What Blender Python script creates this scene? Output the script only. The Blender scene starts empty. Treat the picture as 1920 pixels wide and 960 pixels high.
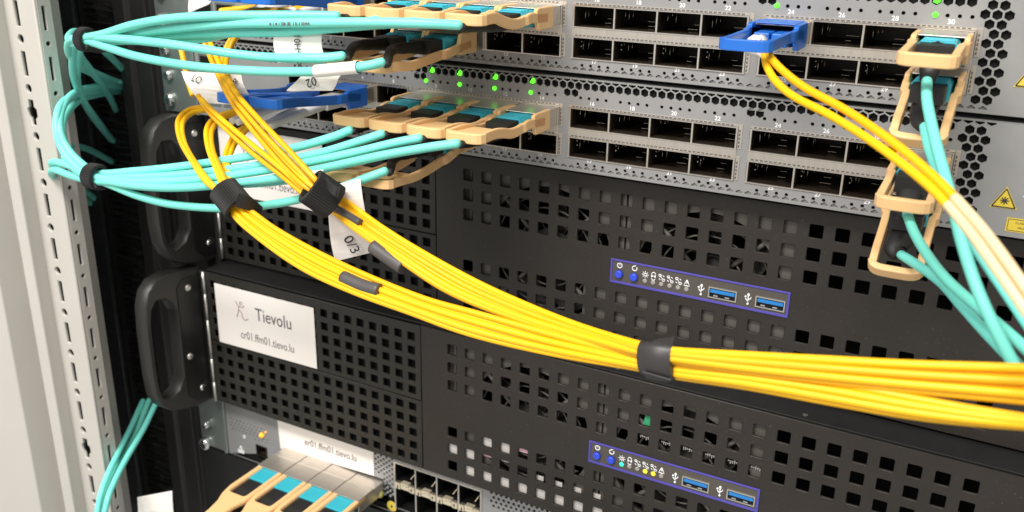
import bpy, bmesh, math, random
from mathutils import Vector, Matrix
random.seed(7)
S = 0.001                                   # the scene is laid out in millimetres, built in metres
sc = bpy.context.scene
COL = sc.collection

# ------------------------------------------------------------------ camera
CAM = Vector((175.1968, -378.7282, 66.4261))
RIGHT = Vector((0.87777830, 0.47876622, 0.01697526))
DOWN = Vector((0.17802187, -0.29308193, -0.93936744))
FWD = Vector((-0.44476226, 0.82757833, -0.34249182))
FPX = 1753.82                               # focal length in pixels of the 1920 wide photograph
cd = bpy.data.cameras.new('camera')
cam = bpy.data.objects.new('camera', cd)
COL.objects.link(cam)
m = Matrix((RIGHT, -DOWN, -FWD)).transposed().to_4x4()
m.translation = CAM * S
cam.matrix_world = m
cd.sensor_width = 36.0
cd.lens = FPX / 1920 * 36.0
cd.clip_start = 0.01
cd.clip_end = 50
cd.dof.use_dof = True
cd.dof.focus_distance = 0.385
cd.dof.aperture_fstop = 15.0
sc.camera = cam

# ------------------------------------------------------------------ light
w = bpy.data.worlds.new('World')
sc.world = w
w.use_nodes = True
w.node_tree.nodes['Background'].inputs[0].default_value = (1.0, 0.985, 0.965, 1)
w.node_tree.nodes['Background'].inputs[1].default_value = 0.58


def area(name, loc, target, sx, sy, energy, color=(1.0, 0.965, 0.92)):
    ld = bpy.data.lights.new(name, 'AREA')
    ld.shape = 'RECTANGLE'
    ld.size, ld.size_y, ld.energy, ld.color = sx, sy, energy, color
    o = bpy.data.objects.new(name, ld)
    COL.objects.link(o)
    o.location = loc
    o.rotation_euler = (Vector(target) - Vector(loc)).to_track_quat('-Z', 'Y').to_euler()
    return o


area('ceiling_lamp', (-0.05, -1.10, 1.42), (0.0, 0, -0.1), 1.6, 0.35, 51)
area('aisle_lamp', (-0.55, -1.7, 0.95), (-0.05, 0, -0.1), 0.6, 0.6, 14)
sc.view_settings.view_transform = 'Standard'
sc.view_settings.look = 'None'
sc.view_settings.exposure = 0.0
sc.view_settings.gamma = 1.0
sc.cycles.max_bounces = 8

# ------------------------------------------------------------------ helpers


def at(px, py, Y):
    """point where the view through a pixel of the 1920x960 photograph meets the plane y = Y (mm)"""
    d = RIGHT * ((px - 960) / FPX) + DOWN * ((py - 480) / FPX) + FWD
    return CAM + d * ((Y - CAM.y) / d.y)


def atd(px, py, D):
    return CAM + (RIGHT * ((px - 960) / FPX) + DOWN * ((py - 480) / FPX) + FWD) * D


MATS = {}


def mat(name, color, rough=0.5, metal=0.0, noise=0.0, nscale=300.0, bump=0.0, bscale=900.0, rvar=0.08,
        emit=None, coat=0.0, spec=0.5, sss=0.0, stretch=None, rnd=0.0, dust=0.0):
    M = bpy.data.materials.new(name)
    M.use_nodes = True
    nt = M.node_tree
    p = nt.nodes['Principled BSDF']
    p.inputs['Base Color'].default_value = (*color, 1)
    p.inputs['Roughness'].default_value = rough
    p.inputs['Metallic'].default_value = metal
    p.inputs['Specular IOR Level'].default_value = spec
    if coat:
        p.inputs['Coat Weight'].default_value = coat
    if sss:
        p.inputs['Subsurface Weight'].default_value = sss
        p.inputs['Subsurface Radius'].default_value = (0.002, 0.0012, 0.0006)
        p.inputs['Subsurface Scale'].default_value = 1.0
    if emit:
        p.inputs['Emission Color'].default_value = (*emit[0], 1)
        p.inputs['Emission Strength'].default_value = emit[1]
    tc = nt.nodes.new('ShaderNodeTexCoord')
    mp = nt.nodes.new('ShaderNodeMapping')
    nt.links.new(tc.outputs['Object'], mp.inputs['Vector'])
    if stretch:
        mp.inputs['Scale'].default_value = stretch
    n = nt.nodes.new('ShaderNodeTexNoise')
    n.inputs['Scale'].default_value = nscale
    n.inputs['Detail'].default_value = 5
    nt.links.new(mp.outputs[0], n.inputs['Vector'])
    if noise:
        r = nt.nodes.new('ShaderNodeMixRGB')
        r.inputs[1].default_value = (*[c * (1 - noise) for c in color], 1)
        r.inputs[2].default_value = (*[min(1, c * (1 + noise)) for c in color], 1)
        nt.links.new(n.outputs['Fac'], r.inputs[0])
        nt.links.new(r.outputs[0], p.inputs['Base Color'])
    if dust:
        src = p.inputs['Base Color'].links[0].from_socket
        n3 = nt.nodes.new('ShaderNodeTexNoise')
        n3.inputs['Scale'].default_value = 900
        n3.inputs['Detail'].default_value = 2
        nt.links.new(mp.outputs[0], n3.inputs['Vector'])
        th = nt.nodes.new('ShaderNodeMapRange')
        th.inputs[1].default_value, th.inputs[2].default_value = 0.64, 0.78
        nt.links.new(n3.outputs['Fac'], th.inputs[0])
        mx = nt.nodes.new('ShaderNodeMixRGB')
        mx.inputs[2].default_value = (dust * 2, dust * 1.9, dust * 1.75, 1)
        nt.links.new(th.outputs[0], mx.inputs[0])
        nt.links.new(src, mx.inputs[1])
        nt.links.new(mx.outputs[0], p.inputs['Base Color'])
    if rnd:
        src = p.inputs['Base Color'].links[0].from_socket
        oi = nt.nodes.new('ShaderNodeObjectInfo')
        hs = nt.nodes.new('ShaderNodeHueSaturation')
        for inp, lo, hi in (('Value', 1 - rnd, 1 + rnd), ('Hue', .5 - rnd * .07, .5 + rnd * .07)):
            q = nt.nodes.new('ShaderNodeMapRange')
            q.inputs[3].default_value, q.inputs[4].default_value = lo, hi
            nt.links.new(oi.outputs['Random'], q.inputs[0])
            nt.links.new(q.outputs[0], hs.inputs[inp])
        nt.links.new(src, hs.inputs['Color'])
        nt.links.new(hs.outputs[0], p.inputs['Base Color'])
    mr = nt.nodes.new('ShaderNodeMapRange')
    mr.inputs[3].default_value = max(0.02, rough - rvar)
    mr.inputs[4].default_value = min(1, rough + rvar)
    nt.links.new(n.outputs['Fac'], mr.inputs[0])
    nt.links.new(mr.outputs[0], p.inputs['Roughness'])
    if bump:
        b = nt.nodes.new('ShaderNodeBump')
        b.inputs['Strength'].default_value = bump
        b.inputs['Distance'].default_value = 0.0003
        n2 = nt.nodes.new('ShaderNodeTexNoise')
        n2.inputs['Scale'].default_value = bscale
        n2.inputs['Detail'].default_value = 3
        nt.links.new(mp.outputs[0], n2.inputs['Vector'])
        nt.links.new(n2.outputs['Fac'], b.inputs['Height'])
        nt.links.new(b.outputs[0], p.inputs['Normal'])
    MATS[name] = M
    return M


mat('switch_face', (0.325, 0.322, 0.318), 0.42, 0.35, 0.06, 120, 0.08, 2500)
mat('ear_metal', (0.36, 0.40, 0.38), 0.35, 0.75, 0.12, 200)
mat('cage_steel', (0.74, 0.69, 0.62), 0.30, 0.9, 0.08, 400)
mat('module_steel', (0.66, 0.61, 0.54), 0.34, 0.85, 0.10, 120, stretch=(8, 1, 1))
mat('finger_steel', (0.20, 0.19, 0.18), 0.4, 0.8)
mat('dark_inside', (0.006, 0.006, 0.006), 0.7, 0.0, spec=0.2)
mat('contact', (0.50, 0.45, 0.36), 0.35, 0.9)
mat('server_black', (0.0245, 0.0202, 0.0160), 0.47, 0.0, 0.22, 45, 0.25, 3500, 0.12, spec=0.4, dust=0.035)
mat('door_black', (0.021, 0.0192, 0.0158), 0.47, 0.0, 0.20, 45, 0.25, 3500, 0.10, spec=0.4, dust=0.035)
mat('cover_black', (0.012, 0.012, 0.012), 0.5, 0.0, 0.15, 80, 0.2, 3000)
mat('handle_black', (0.022, 0.0212, 0.019), 0.42, 0.0, 0.15, 80, 0.25, 4000)
mat('plate_black', (0.007, 0.007, 0.0065), 0.45)
mat('rail_black', (0.024, 0.0225, 0.021), 0.45, 0.0, 0.2, 60)
mat('fan_grey', (0.085, 0.077, 0.066), 0.5, 0.0, 0.15, 90)
mat('fan_blade', (0.045, 0.042, 0.038), 0.4)
mat('hinge_steel', (0.62, 0.60, 0.55), 0.35, 0.8)
mat('screw_zinc', (0.80, 0.80, 0.78), 0.22, 1.0)
mat('tab_beige', (0.80, 0.505, 0.235), 0.45, 0.0, 0.06, 150, 0.1, 1200, sss=0.12)
mat('tab_blue', (0.014, 0.135, 0.54), 0.38, 0.0, 0.06, 150, sss=0.05)
mat('aqua_jacket', (0.185, 0.71, 0.605), 0.42, 0.0, 0.07, 60, 0.08, 2500, sss=0.08, rnd=0.10)
mat('aqua_connector', (0.035, 0.42, 0.52), 0.33, 0.0, 0.06, 200)
mat('yellow_jacket', (0.87, 0.455, 0.002), 0.44, 0.0, 0.06, 60, 0.08, 2500, sss=0.08, rnd=0.07)
mat('white_plastic', (0.82, 0.80, 0.74), 0.4, 0.0, 0.04, 200)
mat('cream_sleeve', (0.80, 0.60, 0.35), 0.4, 0.0, 0.05, 120)
mat('paper', (0.83, 0.78, 0.73), 0.65, 0.0, 0.04, 40, 0.1, 700)
mat('ink', (0.03, 0.03, 0.035), 0.6)
mat('ink_grey', (0.11, 0.10, 0.10), 0.6)
mat('ink_pink', (0.34, 0.24, 0.25), 0.6)
mat('boot_black', (0.013, 0.0125, 0.012), 0.5, 0.0, 0.15, 200)
mat('velcro_black', (0.010, 0.0095, 0.009), 0.7, 0.0, 0.25, 600, 0.5, 3000)
mat('shrink_grey', (0.075, 0.07, 0.068), 0.45, 0.0, 0.15, 150)
mat('tape_black', (0.035, 0.032, 0.031), 0.42, 0.0, 0.15, 100)
mat('post_paint', (0.50, 0.475, 0.43), 0.5, 0.0, 0.05, 30, 0.15, 1500)
mat('post_hole', (0.05, 0.05, 0.04), 0.7)
mat('side_dark', (0.035, 0.040, 0.040), 0.22, 0.0, 0.45, 140, 0.35, 900, 0.10)
mat('bristle', (0.045, 0.043, 0.042), 0.22, 0.0, 0.8, 400, spec=0.9)
mat('print_white', (0.82, 0.82, 0.82), 0.6)
mat('panel_blue', (0.075, 0.062, 0.34), 0.45)
mat('panel_field', (0.075, 0.066, 0.056), 0.5)
mat('button_blue', (0.03, 0.07, 0.62), 0.35)
mat('usb_blue', (0.02, 0.19, 0.52), 0.4)
mat('led_off', (0.30, 0.28, 0.25), 0.35)
mat('led_green', (0.02, 0.6, 0.02), 0.4, emit=((0.10, 1.0, 0.02), 2.2))
mat('led_teal', (0.02, 0.6, 0.4), 0.4, emit=((0.05, 0.9, 0.55), 0.8))
mat('led_yellow', (0.8, 0.6, 0.02), 0.4, emit=((1.0, 0.72, 0.05), 0.7))
mat('led_amber', (0.9, 0.42, 0.02), 0.4, emit=((1.0, 0.42, 0.015), 0.9))
mat('warn_yellow', (0.66, 0.50, 0.05), 0.5)
mat('board_green', (0.03, 0.30, 0.13), 0.45)
mat('gold_spring', (0.80, 0.71, 0.52), 0.38, 0.6)
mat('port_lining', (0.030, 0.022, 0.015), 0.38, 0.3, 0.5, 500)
mat('pale_board', (0.62, 0.585, 0.55), 0.5, 0.0, 0.06, 60)
mat('pink_film', (0.60, 0.36, 0.40), 0.5)
mat('lens_clear', (0.45, 0.42, 0.12), 0.2)


class MB:
    """collects shapes (mm) and links them as one mesh object"""

    def __init__(s):
        s.v, s.f, s.sm = [], [], []

    def add(s, vs, fs, smooth=False):
        b = len(s.v)
        s.v += [tuple(v) for v in vs]
        s.f += [[i + b for i in f] for f in fs]
        s.sm += [smooth] * len(fs)
        return s

    def box(s, x0, x1, y0, y1, z0, z1):
        vs = [(x, y, z) for x in (x0, x1) for y in (y0, y1) for z in (z0, z1)]
        return s.add(vs, [(0, 1, 3, 2), (4, 6, 7, 5), (0, 4, 5, 1), (2, 3, 7, 6), (0, 2, 6, 4), (1, 5, 7, 3)])

    def prism(s, poly, a, b, axis='x'):
        """poly: 2D outline, swept from a to b along axis; x: poly=(y,z); y: poly=(x,z); z: poly=(x,y)"""
        n = len(poly)

        def P(p, t):
            return (t, p[0], p[1]) if axis == 'x' else (p[0], t, p[1]) if axis == 'y' else (p[0], p[1], t)
        vs = [P(p, a) for p in poly] + [P(p, b) for p in poly]
        fs = [tuple(range(n))[::-1], tuple(range(n, 2 * n))] + [(i, (i + 1) % n, n + (i + 1) % n, n + i) for i in range(n)]
        return s.add(vs, fs)

    def tube(s, pts, r, n=12, caps=True, ripple=None, flat=1.0):
        """round rod through pts; r a number or one radius per point"""
        pts = [Vector(p) for p in pts]
        m_ = len(pts)
        R = r if isinstance(r, (list, tuple)) else [r] * m_
        T = [(pts[min(i + 1, m_ - 1)] - pts[max(i - 1, 0)]).normalized() for i in range(m_)]
        up = Vector((0, 0, 1)) if abs(T[0].z) < 0.9 else Vector((1, 0, 0))
        N = (up - T[0] * up.dot(T[0])).normalized()
        vs = []
        for i in range(m_):
            N = (N - T[i] * N.dot(T[i])).normalized()
            B = T[i].cross(N)
            for k in range(n):
                a = 2 * math.pi * k / n
                rr = R[i] * (1 + (ripple * (1 if k % 2 else -1) if ripple else 0))
                vs.append(pts[i] + N * (math.cos(a) * rr * flat) + B * (math.sin(a) * rr))
        fs = []
        for i in range(m_ - 1):
            for k in range(n):
                fs.append((i * n + k, i * n + (k + 1) % n, (i + 1) * n + (k + 1) % n, (i + 1) * n + k))
        s.add(vs, fs, not ripple)
        if caps:
            b = len(s.v) - len(vs)
            s.f += [[b + k for k in range(n)][::-1], [b + (m_ - 1) * n + k for k in range(n)]]
            s.sm += [False, False]
        return s

    def cyl(s, c, d, r, h, n=20, r2=None):
        c, d = Vector(c), Vector(d).normalized()
        return s.tube([c, c + d * h], [r, r if r2 is None else r2], n)

    def ball(s, c, r, n=10):
        c = Vector(c)
        pts, rs = [], []
        for i in range(n + 1):
            a = math.pi * i / n
            pts.append(c + Vector((0, -math.cos(a) * r, 0)))
            rs.append(max(0.02, math.sin(a) * r))
        return s.tube(pts, rs, 12)

    def ring(s, c, d, r, t, n=24, a0=0.0, a1=2 * math.pi):
        c, d = Vector(c), Vector(d).normalized()
        u = Vector((1, 0, 0)) if abs(d.y) > .9 else d.orthogonal().normalized()
        v = u.cross(d) if abs(d.y) > .9 else d.cross(u)
        pts = [c + u * math.cos(a0 + (a1 - a0) * k / n) * r + v * math.sin(a0 + (a1 - a0) * k / n) * r for k in range(n + 1)]
        return s.tube(pts, t, 6)

    def sheet(s, P, Q, th):
        """thin ribbon between two edge lines P and Q (lists of points), thickness th"""
        P = [Vector(p) for p in P]
        Q = [Vector(q) for q in Q]
        n = len(P)
        vs = []
        for i in range(n):
            t = (P[min(i + 1, n - 1)] - P[max(i - 1, 0)])
            nr = t.cross(Q[i] - P[i])
            nr = nr.normalized() * th / 2 if nr.length > 1e-9 else Vector((0, -th / 2, 0))
            vs += [P[i] + nr, Q[i] + nr, Q[i] - nr, P[i] - nr]
        fs = [(3, 2, 1, 0), tuple(4 * (n - 1) + k for k in range(4))]
        for i in range(n - 1):
            for k in range(4):
                fs.append((4 * i + k, 4 * i + (k + 1) % 4, 4 * i + 4 + (k + 1) % 4, 4 * i + 4 + k))
        return s.add(vs, fs, False)

    def build(s, name, material, parent=None, org=None, bevel=0.0, seg=2):
        me = bpy.data.meshes.new(name)
        o3 = Vector(org) if org is not None else (Vector(parent['_org']) if parent is not None else Vector((0, 0, 0)))
        me.from_pydata([tuple((Vector(v) - o3) * S) for v in s.v], [], s.f)
        me.polygons.foreach_set('use_smooth', s.sm)
        me.materials.append(MATS[material])
        bm = bmesh.new()
        bm.from_mesh(me)
        bmesh.ops.recalc_face_normals(bm, faces=bm.faces)
        bm.to_mesh(me)
        bm.free()
        o = bpy.data.objects.new(name, me)
        COL.objects.link(o)
        if parent is not None:
            o.parent = parent
        else:
            o.location = o3 * S
        o['_org'] = tuple(o3)
        if bevel:
            b = o.modifiers.new('bevel', 'BEVEL')
            b.width = bevel * S
            b.segments = seg
            b.limit_method = 'ANGLE'
            b.angle_limit = math.radians(40)
            b.harden_normals = False
        return o


def thing(name, label, cat, org=(0, 0, 0), group=None):
    o = bpy.data.objects.new(name, None)
    COL.objects.link(o)
    o.empty_display_size = 0.01
    o.location = Vector(org) * S
    o['_org'] = tuple(org)
    return tag(o, label, cat, group)


def tag(o, label, cat, group=None):
    o['label'], o['category'] = label, cat
    if group:
        o['group'] = group
    return o


def copy_tree(o, parent=None):
    c = o.copy()
    COL.objects.link(c)
    if parent is not None:
        c.parent = parent
    for ch in [k for k in o.children]:
        copy_tree(ch, c)
    return c


def plate(name, outline, holes, y0, th, material, parent, bevel=0.0):
    """sheet in the xz plane with holes; front face at y0, back at y0+th"""
    cu = bpy.data.curves.new(name, 'CURVE')
    cu.dimensions = '2D'
    cu.fill_mode = 'BOTH'
    cu.extrude = th / 2 - bevel
    cu.bevel_depth = bevel
    cu.bevel_resolution = 0
    for poly in [outline] + holes:
        sp = cu.splines.new('POLY')
        sp.points.add(len(poly) - 1)
        for q, p in zip(sp.points, poly):
            q.co = (p[0], p[1], 0, 1)
        sp.use_cyclic_u = True
    t = bpy.data.objects.new(name, cu)
    me = bpy.data.meshes.new_from_object(t)
    bpy.data.objects.remove(t)
    o3 = Vector(parent['_org'])
    for v in me.vertices:
        x, y, z = v.co
        v.co = (Vector((x, y0 + th / 2 - z, y)) - o3) * S
    me.materials.clear()
    me.materials.append(MATS[material])
    me.name = name
    o = bpy.data.objects.new(name, me)
    COL.objects.link(o)
    o.parent = parent
    o['_org'] = tuple(o3)
    return o


def text_verts(txt, size, bold=0.0, thick=0.05):
    cu = bpy.data.curves.new('text', 'FONT')
    cu.body = txt
    cu.size = size
    cu.align_x = 'CENTER'
    cu.align_y = 'CENTER'
    cu.extrude = thick / 2
    cu.offset = bold
    cu.resolution_u = 3
    t = bpy.data.objects.new('text', cu)
    me = bpy.data.meshes.new_from_object(t)
    bpy.data.objects.remove(t)
    vs = [v.co.copy() for v in me.vertices]
    fs = [tuple(p.vertices) for p in me.polygons]
    bpy.data.meshes.remove(me)
    return vs, fs


def put_text(mb, txt, size, c, u=(1, 0, 0), v=(0, 0, 1), bold=0.0, thick=0.05, sx=1.0):
    c, u, v = Vector(c), Vector(u).normalized(), Vector(v).normalized()
    n = u.cross(v)
    vs, fs = text_verts(txt, size, bold, thick)
    mb.add([c + u * p.x * sx + v * p.y + n * p.z for p in vs], fs)


def rect(x0, x1, z0, z1, r=0.0):
    if not r:
        return [(x0, z0), (x1, z0), (x1, z1), (x0, z1)]
    out = []
    for cx, cz, a0 in ((x0 + r, z0 + r, 180), (x1 - r, z0 + r, 270), (x1 - r, z1 - r, 0), (x0 + r, z1 - r, 90)):
        for k in range(3):
            a = math.radians(a0 + 45 * k)
            out.append((cx + r * math.cos(a), cz + r * math.sin(a)))
    return out


def ngon(x, z, r, n=6, a0=90):
    return [(x + r * math.cos(math.radians(a0 + 360 * k / n)), z + r * math.sin(math.radians(a0 + 360 * k / n))) for k in range(n)]


def smooth_path(pts, n=10):
    """Catmull-Rom through the points"""
    P = [Vector(p) for p in pts]
    P = [P[0] * 2 - P[1]] + P + [P[-1] * 2 - P[-2]]
    out = []
    for i in range(1, len(P) - 2):
        a, b, c, d = P[i - 1:i + 3]
        for k in range(n):
            t = k / n
            out.append(0.5 * ((2 * b) + (c - a) * t + (2 * a - 5 * b + 4 * c - d) * t * t + (3 * b - a - 3 * c + d) * t ** 3))
    out.append(P[-2])
    return out


def mono(f):
    return f


# ================================================================== THE RACK
def frame_post():
    Y = -72.0
    top, bot = 100.0, -420.0

    def X(px, py, y=Y):
        return at(px, py, y).x
    xl, xr = X(82, 480), X(134, 480)
    t = thing('rack_post', 'pale grey-beige slotted steel frame post standing at the left edge of the rack', 'rack post', ((xl + xr) / 2, Y, bot))
    zs = at(31, 25, Y).z
    dz = (at(89, 385, Y).z - at(31, 25, Y).z) / 8
    xc = X(31, 25)
    holes, side = [], MB()
    for i in range(-4, 26):
        z = zs + i * dz
        if z < bot + 10 or z > top - 10:
            continue
        if i % 2:
            holes.append(ngon(xc, z, 2.5, 14))
        elif i % 8 == 4 and i != 12 or i in (11,):
            holes.append([(xc - 2.1, z - 7), (xc + 2.1, z - 7), (xc + 2.1, z - 3.3), (xc + 3.9, z - 2), (xc + 3.9, z + 2), (xc + 2.1, z + 3.3),
                          (xc + 2.1, z + 7), (xc - 2.1, z + 7), (xc - 2.1, z + 3.3), (xc - 3.9, z + 2), (xc - 3.9, z - 2), (xc - 2.1, z - 3.3)])
        else:
            holes.append(rect(xc - 1.9, xc + 1.9, z - 6.6, z + 6.6, 0.5))
    plate('front_flange', rect(xl, xr, bot, top), holes, Y, 1.8, 'post_paint', t, 0.3)
    # side flange with its own slots, as a plate turned back into the rack
    sh = []
    for i in range(-4, 26):
        z = zs + (i + 0.15) * dz
        sh.append(ngon(Y + 5.2, z, 1.5, 10) if i % 2 else rect(Y + 4.0, Y + 6.2, z - 6.2, z + 6.2))
    p = plate('side_flange', rect(Y + 1.9, Y + 9.5, bot, top), sh, 0, 1.6, 'post_paint', t, 0.2)
    for v in p.data.vertices:                       # (y', thickness, z) -> turned a quarter about the vertical
        q = v.co / S + Vector(t['_org'])
        v.co = (Vector((xr + 0.4 - q.y, q.x, q.z)) - Vector(t['_org'])) * S
    MB().box(xl + 2, xr - 3, Y + 6, Y + 9.0, bot, top).build('core', 'post_hole', t)
    # outer folds of the profile, left of the slotted face
    f = MB()
    a = X(60, 480)
    f.prism([(xl + 0.2, Y + 0.2), (xl + 0.2, Y + 3), (a, Y - 3), (a, Y - 6)], bot, top, 'z')
    f.build('fold', 'post_paint', t, bevel=0.5)


def enclosure():
    Y = -80.0
    xs = [at(p, 480, Y).x for p in (60, 44, 36, 18, 10, -60, -700)]
    prof = [(xs[0], Y), (xs[1], Y - 1), (xs[2], Y + 10), (xs[3], Y + 8), (xs[4], Y - 6), (xs[5], Y - 10), (xs[6], Y - 8), (xs[6], Y + 40), (xs[0] - 0.3, Y + 40)]
    o = MB().prism([(x - 0.6, y) for x, y in prof], -420, 110, 'z').build('door_frame', 'post_paint', None, (xs[4], Y, -420), 0.8, 3)
    tag(o, 'smooth pale beige upright of the cabinet door frame at the far left', 'door frame')
    xe = at(203, 500, 3).x
    o = MB().box(-385, xe, 3, 6, -420, 110).build('cover_panel', 'side_dark', None, (-360, 5, -420), 0.5)
    tag(o, 'dark glossy cover panel between the slotted post and the brush strip', 'cover panel')
    # brush strip
    t = thing('brush_strip', 'vertical black cable brush with horizontal bristles beside the mounting rail', 'brush strip', (-340, 14, -420))
    MB().box(-346, -336, 10, 22, -420, 110).build('holder', 'rail_black', t)
    b = MB()
    rr = random.Random(3)
    z = -402.0
    while z < 105:
        z += rr.uniform(3.2, 5.4)
        x1 = -298 + rr.uniform(-12, 4)
        dz, dy = rr.uniform(-2.5, 2.5), rr.uniform(-3, 2)
        for k in range(7):
            y0 = 15 + rr.uniform(-2.2, 2.2)
            q = z + rr.uniform(-1.2, 1.2)
            b.tube([(-337, y0, z + (q - z) * .5), ((-337 + x1) / 2, y0 + dy * .3, q + dz * .3), (x1 + rr.uniform(-7, 4), y0 + dy + rr.uniform(-1.5, 1.5), q + dz + rr.uniform(-.8, .8))], [0.42, 0.40, 0.30], 6, False)
    b.build('bristles', 'bristle', t)
    o = MB().box(-900, 900, 60, 62, -800, 500).build('dark_backdrop', 'dark_inside', None, (0, 60, -800))  # black sheet added to keep the bright world from showing through the rack
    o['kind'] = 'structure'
    # mounting rails
    for sgn, x0, x1, lab in ((1, -297, -258.6, 'black upright mounting rail to the left of the switches, holding their ears'),
                             (-1, 206.8, 250, 'black upright mounting rail at the right end of the servers')):
        t = thing('mounting_rail', lab, 'mounting rail', ((x0 + x1) / 2, 4, -420))
        r = MB()
        if sgn > 0:
            r.prism([(x0, 8), (x0, 3), (x0 + 9, 3), (x0 + 11, 6), (x0 + 15, 6), (x0 + 16, 2.5), (x0 + 27, 2.5), (x0 + 28, 6), (x1 + 26, 6), (x1 + 26, 8)], -420, 110, 'z')
        else:
            r.box(x0, x1, 12, 20, -420, 110)
        r.build('upright', 'rail_black', t, bevel=0.6)


# ================================================================== SWITCHES
P, GAP = 19.0, 5.85
GX = [-(2 * (4 * P + GAP)), -(4 * P + GAP), 0.0, 4 * P + GAP]      # left edge of the four groups of ports
ZU, ZL = (21.45, 30.0), (8.1, 16.7)                                # port openings, upper and lower row (height above the base of a switch)


def port_bits(mb, cx, z0, z1, up, rr):
    """small spring contacts seen in an empty port"""
    for k in range(3):
        x = cx - 6.6 + k * rr.uniform(.9, 1.6) + rr.uniform(-.3, .3)
        h = rr.uniform(1.2, 4.2)
        top = z1 - rr.uniform(.7, 2.2)
        mb.tube([(x, 5 + 2 * k, max(z0 + .6, top - h)), (x + rr.uniform(-.3, .3), 5.5 + 2 * k, top)], rr.uniform(.10, .2), 6)
    if not up:
        for dz in (2.0, 4.1):
            mb.ball((cx - 7.2, 4, z1 - dz), 0.42, 6)
    for k in range(2):
        x = cx + rr.uniform(-1, 3)
        mb.box(x, x + rr.uniform(2.0, 5.0), 11 + 4 * k, 11.2 + 4 * k, z0 + 1.0 + 1.5 * k, z0 + 1.13 + 1.5 * k)


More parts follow.
